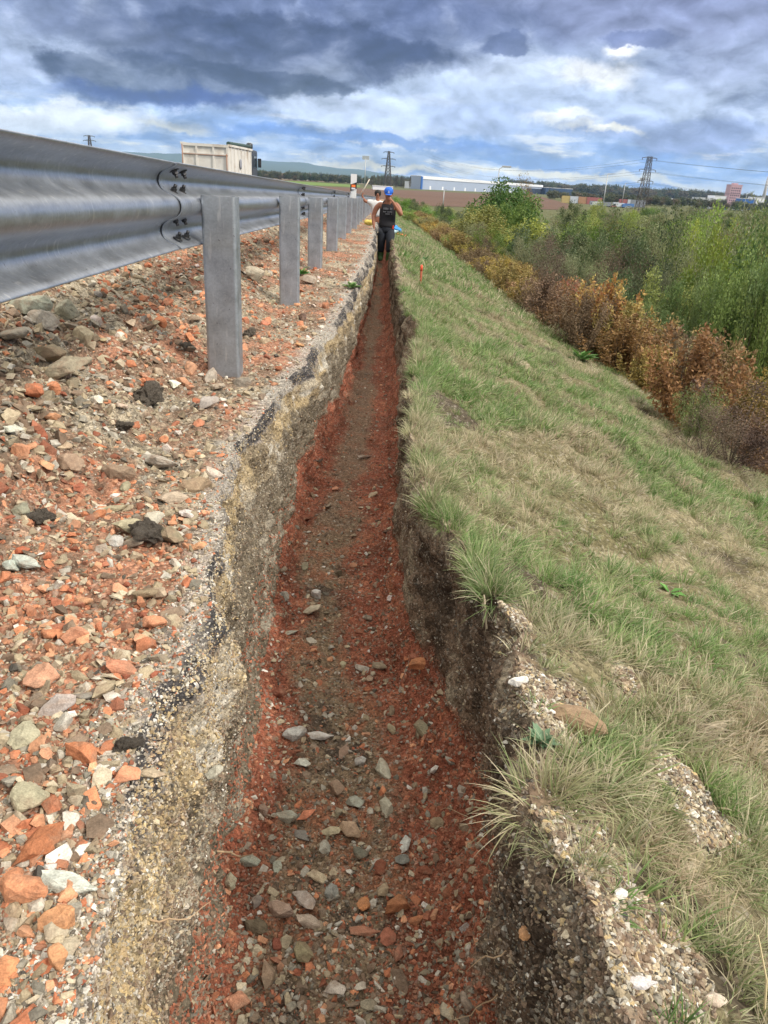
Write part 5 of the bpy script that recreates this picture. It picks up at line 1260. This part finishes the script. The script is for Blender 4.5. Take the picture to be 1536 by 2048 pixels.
# ------------------------------------------------------------------ plain, fields and hills
def flat(name, pts, z, mt, label, cat, rows=1):
    b = bmesh.new(); vs = [b.verts.new((x, y, z)) for x, y in pts]; b.faces.new(vs); bmesh.ops.triangulate(b, faces=b.faces[:]); bmesh.ops.recalc_face_normals(b, faces=b.faces[:])
    me = bpy.data.meshes.new(name); b.to_mesh(me); b.free()
    if me.polygons and me.polygons[0].normal.z < 0: me.flip_normals()
    o = link(name, me, None, mt); return tag(o, label, cat, kind='structure')
def field_mat(name, a, b, sc=.02, row=0.0):
    m, t = mat(name); co = t.node('ShaderNodeTexCoord').outputs['Object']
    mp = t.node('ShaderNodeMapping'); t.l.new(co, mp.inputs[0]); mp.inputs['Scale'].default_value = (.25, 1, 1)
    c_ = t.mix(t.noise(mp.outputs[0], sc, 7, .65), a, b); c_ = t.mix(1.0, c_, t.ramp(t.noise(co, .5, 5, .7), [(.3, .75), (.7, 1.2)]), 'MULTIPLY')
    t.put(t.b.inputs['Base Color'], c_); t.b.inputs['Roughness'].default_value = 1.0; t.b.inputs['Specular IOR Level'].default_value = .1; return m
def grid_plain():
    n = 60; a = np.sign(np.linspace(-1, 1, n))*np.abs(np.linspace(-1, 1, n))**3*15600; Xg, Yg = np.meshgrid(a, np.geomspace(1, 17200, n)-2400); i = np.arange(n-1)[:, None]*n+np.arange(n-1)[None, :]
    f = np.stack([i, i+1, i+1+n, i+n], -1).reshape(-1, 4); co = np.stack([Xg, Yg, 0*Xg+PLAIN-.10], -1).reshape(-1, 3); return npmesh('plain_ground', co, f, field_mat('plain_grass', (.075, .095, .04), (.14, .13, .07), .004))
tag(link('plain_ground', grid_plain()), 'flat green and brown plain stretching to the horizon', 'plain', kind='structure')
G = lambda px, py: tuple(onz(px, py, PLAIN)[:2])
flat('ploughed_field', [G(430, 399), G(1135, 420), G(1138, 408), G(1085, 394), G(840, 381.5), G(760, 378.5), G(640, 372.5), G(520, 368), G(430, 366)], PLAIN+.02, field_mat('ploughed_earth', (.10, .062, .048), (.16, .105, .08), .01), 'brown ploughed field between the embankment and the warehouse', 'field')
flat('green_field', [G(500, 366.3), G(640, 371.5), G(720, 374.5), G(720, 370.5), G(600, 362.5), G(480, 359)], PLAIN+.05, field_mat('winter_crop', (.10, .17, .05), (.17, .22, .07), .01), 'narrow green crop field beyond the ploughed field', 'field')
flat('stubble_field', [G(300, 352), G(700, 366), G(760, 371), G(700, 361), G(300, 344)], PLAIN+.08, field_mat('stubble', (.15, .11, .08), (.20, .16, .10), .006), 'distant dull brown field on the left', 'field')
# hills: a long ridge falling to the right, 14 km off
def hills(name, prof_, Yh, depth, mt, label):
    az = np.linspace(-50, 40, 260); pts_ = np.array([(azel(px, py)[0], azel(px, py)[1]) for px, py in prof_]); el = np.interp(az, pts_[:, 0], pts_[:, 1])
    el = el+.045*fbm(az, 0, 0, .5, 4, 7)*np.clip(el*3, 0, 1); rows = []; nr = 14
    for k in range(nr):
        t = k/(nr-1); d = Yh+depth*t; hgt = np.maximum(np.tan(np.radians(el))*(Yh+depth)*(math.sin(t*1.57)**1.3), 0)
        jx = 1+.03*np.sin(t*3.14)*fbm(az, k*.4, 0, .8, 3, 9); hgt = hgt*(1+.12*np.sin(t*3.14)*fbm(az, k*.7, 0, .7, 3, 12))
        rows.append(np.stack([np.sin(np.radians(az))*d*jx, np.cos(np.radians(az))*d*jx, hgt+PLAIN-12*(t == 0)], 1))
    n = len(az); co = np.concatenate(rows+[np.stack([rows[-1][:, 0]*1.25, rows[-1][:, 1]*1.25, 0*az+PLAIN-10], 1)]); i = np.arange(nr)[:, None]*n+np.arange(n-1)[None, :]
    f = np.stack([i, i+1, i+1+n, i+n], -1).reshape(-1, 4); return tag(link(name, npmesh(name, co, f, mt, True)), label, 'hills', kind='structure')
hills('hills', [(-200, 322), (0, 306), (200, 303), (345, 306), (430, 312), (520, 320), (600, 326), (680, 336), (760, 345), (850, 354), (950, 366), (1100, 379), (1300, 392), (1500, 402)], 9000, 5000, field_mat('hill_woods', (.035, .06, .035), (.08, .10, .05), .0006), 'long wooded blue ridge on the horizon falling away to the right')

# ------------------------------------------------------------------ buildings
def face_win(mb, p0, p1, z0, z1): pass
def box_building(name, A, B, depth, z1, M_w, M_r, label, cat='building', parts=None, pitched=False, z0=PLAIN):
    """front wall from A to B (x,y), going back by depth"""
    A = Vector((A[0], A[1], 0)); B = Vector((B[0], B[1], 0)); L_ = (B-A).length; ang = math.atan2(B.y-A.y, B.x-A.x)
    e = empty(name, (A.x, A.y, z0), ang); H = z1-z0; tag(e, label, cat)
    MB().box(0, L_, 0, depth, -.5, H).build('wall', M_w, e)
    if pitched:
        mb = MB(); mb.poly_prism([(-.3*1, H), (depth/2, H+depth*.28), (depth+.3, H)], 'x', -.3, L_+.3)
        mb.build('roof', M_r, e)
    else: MB().box(-.3, L_+.3, -.3, depth+.3, H, H+max(.4, H*.05)).build('roof', M_r, e)
    return e, L_, H
M_ww = simple('warehouse_wall', (.34, .40, .52), .5, var=.05, sc=.05); M_wr = simple('white_cladding', (.74, .76, .80), .4, var=.05); M_blu = simple('blue_cladding', (.03, .13, .42), .45, var=.08); M_win = simple('dark_window', (.04, .05, .07), .15)
A = onz(841, 378.5, PLAIN); B = onz(1083, 388.5, PLAIN); zt_w = at(841, 352.5, A[1])[2]
e, L_, H = box_building('warehouse', A[:2], B[:2], 16, zt_w, M_ww, M_wr, 'very long pale blue warehouse with a white roof edge on the plain', 'warehouse')
MB().box(-.6, L_+.6, -.8, -.31, H*.80, H*1.05).build('fascia', M_wr, e); MB().box(-1.2, 4, -1.0, -.05, 0, H*1.0).build('corner_panel', M_blu, e); MB().box(L_-1, L_+2, -.9, 20, 0, H*.79).build('corner_panel', M_blu, e)
MB().box(L_*.62, L_*.62+14, -.4, -.02, 0, H*.45).build('annex_front', M_wr, e); MB().box(L_*.82, L_, -.5, -.02, 0, H*.6).build('office_front', M_win, e)
for q in range(9): MB().box(30+q*46, 36+q*46, -.25, -.02, 0, H*.28).build('dock_door', M_wr, e)
A = onz(822, 377, PLAIN); box_building('shed', A[:2], (A[0]+16, A[1]+8), 20, PLAIN+9, M_wr, M_wr, 'small white shed at the left end of the warehouse', 'shed')
A = onz(1090, 389, PLAIN); box_building('workshop', A[:2], (A[0]+60, A[1]+20), 40, PLAIN+13, simple('dark_blue_wall', (.03, .06, .13), .5), M_wr, 'dark blue low building at the right end of the warehouse', 'building')
A = onz(746, 379, PLAIN); box_building('canopy_shed', A[:2], (A[0]+19, A[1]+2), 12, PLAIN+3.2, M_wr, M_wr, 'low white roofed shed in the field at the foot of the far pylon', 'shed')
# pink grey tower block and neighbours
YB = 1400.; p_ = at(1457, 398, YB); q_ = at(1479, 398, YB); zt2 = at(1466, 371, YB)[2]
M_pk = simple('pink_render', (.50, .32, .36), .7, var=.08, sc=.1)
e, L_, H = box_building('tower_block', p_[:2], q_[:2], 20, zt2, M_pk, M_pk, 'pinkish tower block rising over the right horizon', 'tower block')
for r_ in range(7):
    for c__ in range(5): MB().box(L_*(.08+c__*.18), L_*(.17+c__*.18), -.25, .02, H*.14+r_*H*.118, H*.20+r_*H*.118).build('window', M_win, e)
MB().box(L_*.3, L_*.7, 5, 15, H+.8, H+4).build('lift_house', M_pk, e)
for px, w_, h_, mm, lab in [(1412, 30, 10, M_wr, 'white hall between the feathery tree and the pink tower'), (1440, 22, 13, M_wr, 'white grey block left of the pink tower'), (1498, 20, 12, M_blu, 'blue hall right of the pink tower'), (1520, 16, 14, M_wr, 'white hall at the right frame edge'),
                             (1352, 40, 7, M_wr, 'long low white roof behind the thicket right of the pylon')]:
    p_ = at(px-w_/2, 402, 1000.); q_ = at(px+w_/2, 402, 1000.); box_building('factory_hall', p_[:2], q_[:2], 24, PLAIN+h_, mm, M_wr, lab, 'hall')
mb = MB(); cx_ = at(1526, 400, 1300.); mb.lathe([(3.2, 0), (2.2, 30), (1.9, at(1527, 352, 1300.)[2]-PLAIN)], (0, 0, 0), 14); o = mb.build('chimney', simple('chimney_grey', (.45, .45, .46), .7)); o.location = (cx_[0], 1300, PLAIN); tag(o, 'tall slim grey factory chimney near the right frame edge', 'chimney')
# container yard
cc = {'yellow': (.45, .36, .15), 'white': (.48, .52, .58), 'orange': (.38, .22, .13), 'red': (.32, .12, .12), 'blue': (.08, .18, .42), 'grey': (.22, .24, .28)}
MC = {k: simple('container_'+k, v, .5, var=.1, sc=.5) for k, v in cc.items()}
def container(px, level, c__, Yc, L_=12.2, lab=None):
    p_ = at(px, 400, Yc); e = empty('shipping_container', (p_[0], Yc, PLAIN+2.6*level), .06); mb = MB(); mb.box(0, L_, 0, 2.4, 0, 2.58)
    for q in range(int(L_/.6)): mb.box(.2+q*.6, .5+q*.6, -.05, 0, .15, 2.45)
    mb.build('shell', MC[c__], e); MB().box(L_, L_+.04, .1, 2.3, .1, 2.5).build('door', MC['grey'], e); tag(e, lab, 'container')
cn = [(1124, 'yellow', 2), (1140, 'white', 2), (1157, 'orange', 2), (1174, 'red', 2), (1240, 'red', 2), (1262, 'grey', 2), (1256, 'white', 2), (1228, 'white', 1), (1180, 'grey', 1)]
ordn = ['lowest', 'second', 'third', 'top']
for k, (px, c__, nn_) in enumerate(cn):
    for lv in range(nn_):
        cl = c__ if (k+lv) % 4 else random.choice(['red', 'grey', 'blue'])
        container(px, lv, c__ if lv != 1 or k % 2 else cl, 640., lab='%s container, %s level of the %s' % (c__ if lv != 1 or k % 2 else cl, ordn[lv], ['leftmost stack', 'stack beside the leftmost yellow one', 'orange stack left of the red pair', 'short red stack', 'tall stack by the pylon', 'rightmost grey stack', 'white stack by the pylon', 'single white place left of the pylon', 'single grey place by the trucks'][k]))
# parked vehicles in the yard
def van(px, Yv, c__, lab, big=False):
    p_ = at(px, 405, Yv); s_ = 1.6 if big else 1.0; e = empty('parked_truck' if big else 'parked_car', (p_[0], Yv, PLAIN), random.uniform(-.3, .3)); tag(e, lab, 'truck' if big else 'car')
    mb = MB(); mb.poly_prism([(0, .35), (0, .9), (.9, 1.0), (1.5, 1.5), (3.4, 1.55), (4.2, 1.0), (4.3, .35)] if not big else [(0, .5), (0, 2.4), (.3, 2.6), (1.8, 2.6), (1.8, 3.0), (8, 3.0), (8, .7)], 'y', 0, 1.8*s_); mb.build('body', MC[c__], e)
    MB().box(1.2, 3.5, -.02, 1.8*s_+.02, 1.02, 1.4).build('windows', M_win, e) if not big else MB().box(-.02, .9, .1, 1.8*s_-.1, 1.6, 2.3).build('windscreen', M_win, e)
    for wx in ((.8, 3.4) if not big else (1.2, 5.6, 7.)):
        for wy in (.0, 1.6*s_): MB().tube((wx, wy, .34), (wx, wy+.2, .34), .34, .34, 12).build('wheel', M_ty, e)
for k, (px, c__, big) in enumerate([(1185, 'white', 1), (1200, 'grey', 1), (1212, 'white', 0), (1222, 'red', 0), (1232, 'white', 1), (1246, 'blue', 1), (1252, 'white', 0), (1392, 'white', 0), (1404, 'grey', 0), (1418, 'white', 1), (1432, 'white', 0), (1450, 'blue', 0), (1470, 'white', 1), (1486, 'white', 0), (1505, 'red', 0), (1522, 'white', 1)]):
    w1_ = ['container yard', 'pink tower block'][px > 1300]; van(px, 560. if px < 1300 else 800., c__, '%s parked %s, %s from the left in the vehicle row by the %s' % (c__, 'truck' if big else 'car', 'first second third fourth fifth sixth seventh eighth ninth tenth'.split()[k if k < 7 else k-7], w1_), bool(big))
# village with red roofs at the foot of the hills
M_rr = simple('red_tiles', (.36, .10, .07), .8, var=.2); M_cw = simple('cream_wall', (.55, .50, .42), .8); M_gw = simple('grey_wall', (.35, .35, .36), .8)
for k in range(16):
    px = 560+k*11+random.uniform(-3, 3); Yv = random.uniform(1500, 2100); p_ = at(px, 350, Yv); L_ = random.uniform(12, 24)
    box_building('house', p_[:2], (p_[0]+L_, p_[1]+random.uniform(-3, 3)), 12, PLAIN+random.uniform(5, 8), [M_cw, M_gw][k % 2], M_rr, 'tiny distant village house with a red roof at the foot of the hills', 'house', pitched=True)['group' if False else 0]['group'] = 'distant village houses'
# street lamps and floodlight masts
M_pole = simple('grey_pole', (.42, .44, .46), .5, .4)
def lamp(px0, py0, px1, py1, Yl, lab, arm=1.6, r=.10, name='street_lamp'):
    b_ = at(px0, py0, Yl); t_ = at(px1, py1, Yl); g_ = gz(b_[0], Yl); H = t_[2]-g_; e = empty(name, (b_[0], Yl, g_)); tag(e, lab, 'street lamp' if name == 'street_lamp' else 'mast')
    MB().tube((0, 0, 0), (0, 0, H), r, r*.6, 8).build('pole', M_pole, e)
    if name == 'street_lamp': MB().tube((0, 0, H), (arm, 0, H+.25), r*.5, r*.4, 6).build('arm', M_pole, e); MB().box(arm-.1, arm+.7, -.15, .15, H+.15, H+.3, .02).build('lamp_head', M_pole, e)
    else: MB().box(-arm, arm, -.3, .3, H-arm*.3, H+arm*.7).build('floodlight_panel', M_pole, e)
lamp(990, 420, 998, 338, 75, 'tall grey street lamp rising beside the dark green tree', .35, .07)
lamp(1207, 402, 1217, 348, 420, 'street lamp in front of the container yard', 3.0, .35)
lamp(886, 410, 887, 380, 300, 'short grey lamp post standing alone in the ploughed field', .3, .22)
lamp(1245, 400, 1249, 366, 640, 'thin lamp mast behind the container yard', 2.0, .3)
lamp(1277, 400, 1261, 358, 900, 'floodlight mast left of the near pylon', 2.6, .35, 'floodlight_mast')
lamp(730, 352, 731, 317, 1000, 'floodlight mast with a wide head left of the far pylon', 4.2, .7, 'floodlight_mast')
lamp(1490, 405, 1491, 386, 700, 'lamp mast right of the pink tower', 4.0, .35)
# ------------------------------------------------------------------ pylons
M_lat = simple('pylon_steel', (.075, .065, .06), .7)
def pylon(px, ptop, Yq, arms, bw, tw_, r, lab, rz=0.0, xb=None):
    t_ = at(px, ptop, Yq); g_ = PLAIN; H = t_[2]-g_; e = empty('pylon', (t_[0], Yq, g_), rz); tag(e, lab, 'pylon'); mb = MB()
    wz = lambda z: bw+(tw_-bw)*min(1, z/H/1.0)
    for sx in (-1, 1):
        for sy in (-1, 1): mb.tube((sx*bw/2, sy*bw/2, 0), (sx*tw_/2, sy*tw_/2, H), r, r*.8, 5)
    z = 0; nseg = 12; zs = [H*(1-(1-k/nseg)**1.25) for k in range(nseg+1)]
    for z0, z1 in zip(zs, zs[1:]):
        a, b = wz(z0)/2, wz(z1)/2
        for (p, q) in (((-a, -a), (b, -b)), ((a, -a), (-b, -b)), ((-a, a), (b, b)), ((a, a), (-b, b)), ((-a, -a), (-b, b)), ((-a, a), (-b, -b)), ((a, -a), (b, b)), ((a, a), (b, -b))): mb.tube((*p, z0), (*q, z1), r*.55, r*.55, 4)
        for (p, q) in (((-b, -b), (b, -b)), ((b, -b), (b, b)), ((b, b), (-b, b)), ((-b, b), (-b, -b))): mb.tube((*p, z1), (*q, z1), r*.5, r*.5, 4)
    mb.build('lattice', M_lat, e); tips = []
    for zf, wa in arms:
        z_ = H*zf; mb = MB()
        for sx in (-1, 1):
            mb.tube((sx*wz(z_)/2, -.3, z_), (sx*wa, 0, z_), r*.8, r*.5, 5).tube((sx*wz(z_)/2, .3, z_), (sx*wa, 0, z_), r*.8, r*.5, 5).tube((0, 0, z_+H*.03), (sx*wa, 0, z_), r*.5, r*.4, 4)
            mb.tube((sx*wa, 0, z_), (sx*wa, 0, z_-H*.03), r*.9, r*.9, 6); tips.append(Vector((t_[0], Yq, g_))+Matrix.Rotation(rz, 3, 'Z')@Vector((sx*wa, 0, z_-H*.03)))
        mb.build('crossarm', M_lat, e)
    return e, tips
e1, tips = pylon(1300, 314, 275, [(.985, 2.6), (.81, 2.9), (.64, 2.7)], 3.4, 1.2, .11, 'dark lattice pylon with three crossarms rising from the thicket on the right', .15)
e2, tips2 = pylon(778, 303, 1027, [(.98, 6.5), (.80, 8.5), (.60, 8.5)], 9, 2.0, .42, 'tall distant lattice pylon just above the man', .2)
e3, tips3 = pylon(178, 271, 900, [(.985, 5.5), (.86, 6.5)], 7, 1.6, .35, 'tip of a distant pylon showing over the guardrail at the left', .1)
M_wire = simple('wire', (.10, .10, .12), .5)
def wire(a, b, sag, r, lab):
    mb = MB(); n = 22; pts_ = [a.lerp(b, k/n)-Vector((0, 0, 4*sag*(k/n)*(1-k/n))) for k in range(n+1)]; mb.path(pts_, [r]*(n+1), 4); tag(mb.build('power_line', M_wire), lab, 'power line', 'power lines')
names_ = ['top', 'top', 'middle', 'middle', 'lowest', 'lowest']
for k, t_ in enumerate(tips):
    sd_ = 'nearer' if k % 2 else 'farther'
    wire(t_, Vector((t_.x+150, 95+(k % 2)*6, t_.z+2)), 5, .035, '%s power line running right from the dark pylon, %s of its pair' % (names_[k], sd_))
    wire(t_, Vector((t_.x-60, 560, t_.z+6)), 6, .035, '%s power line running off behind the dark pylon, %s of its pair' % (names_[k], sd_))
# ------------------------------------------------------------------ far woods
fs = []
for i in range(3):
    me, sm_ = crown(900+i, 'tree', 900, .085, .7); me.materials.append(leaf_mat('far_wood_leaf_%d' % i, *[((.06, .075, .04), (.14, .14, .08)), ((.045, .065, .035), (.10, .12, .06)), ((.10, .085, .055), (.17, .14, .09))][i])); fs.append(me)
FSRC = srccol('far_tree_source', fs)
def wood(name, px0, px1, Yw, dY, n, h0, h1, lab):
    px = rng.uniform(px0, px1, n); Y = rng.uniform(Yw, Yw+dY, n); P = np.array([at(a, 380, b) for a, b in zip(px, Y)]); P[:, 2] = PLAIN-.5; h_ = rng.uniform(h0, h1, n)
    return instancer(name, P, np.stack([0*px, 0*px, rng.random(n)*6.28], 1), np.stack([h_*1.3, h_*1.3, h_], 1), np.ones((n, 3)), rng.integers(0, 3, n), FSRC, lab, 'woods')
wood('forest', 1010, 1640, 2000, 700, 1500, 17, 27, 'distant mixed wood along the horizon on the right')
wood('forest', 760, 1100, 2900, 600, 700, 16, 24, 'distant wood showing over the warehouse roof')
wood('forest', 430, 860, 1250, 350, 420, 8, 13, 'low wooded strip between the fields and the village')
wood('forest', 1100, 1640, 760, 120, 260, 5, 9, 'row of low trees behind the container yard')
for k in range(15):
    px = 742+k*6+random.uniform(-2, 2); plant_px('poplar', px, 349+random.uniform(-2, 5)+.05*k*5, 1150+random.uniform(-40, 60), 22, 'slim greyish poplar in the row beside the far pylon', group='poplar row at the far pylon')
# ------------------------------------------------------------------ air
hm = bpy.data.materials.new('haze'); hm.use_nodes = True; ht = NT(hm.node_tree); ht.n.clear(); ho = ht.node('ShaderNodeOutputMaterial'); hv = ht.node('ShaderNodeVolumePrincipled')
hv.inputs['Color'].default_value = (.40, .62, 1.0, 1); hv.inputs['Density'].default_value = 5.4e-5; hv.inputs['Anisotropy'].default_value = .2; ht.l.new(hv.outputs[0], ho.inputs['Volume'])
HZ = MB().box(-15800, 15800, -2500, 15000, PLAIN-16, 430).build('haze', hm); tag(HZ, 'thin blue air over the plain and hills', 'haze', kind='stuff')
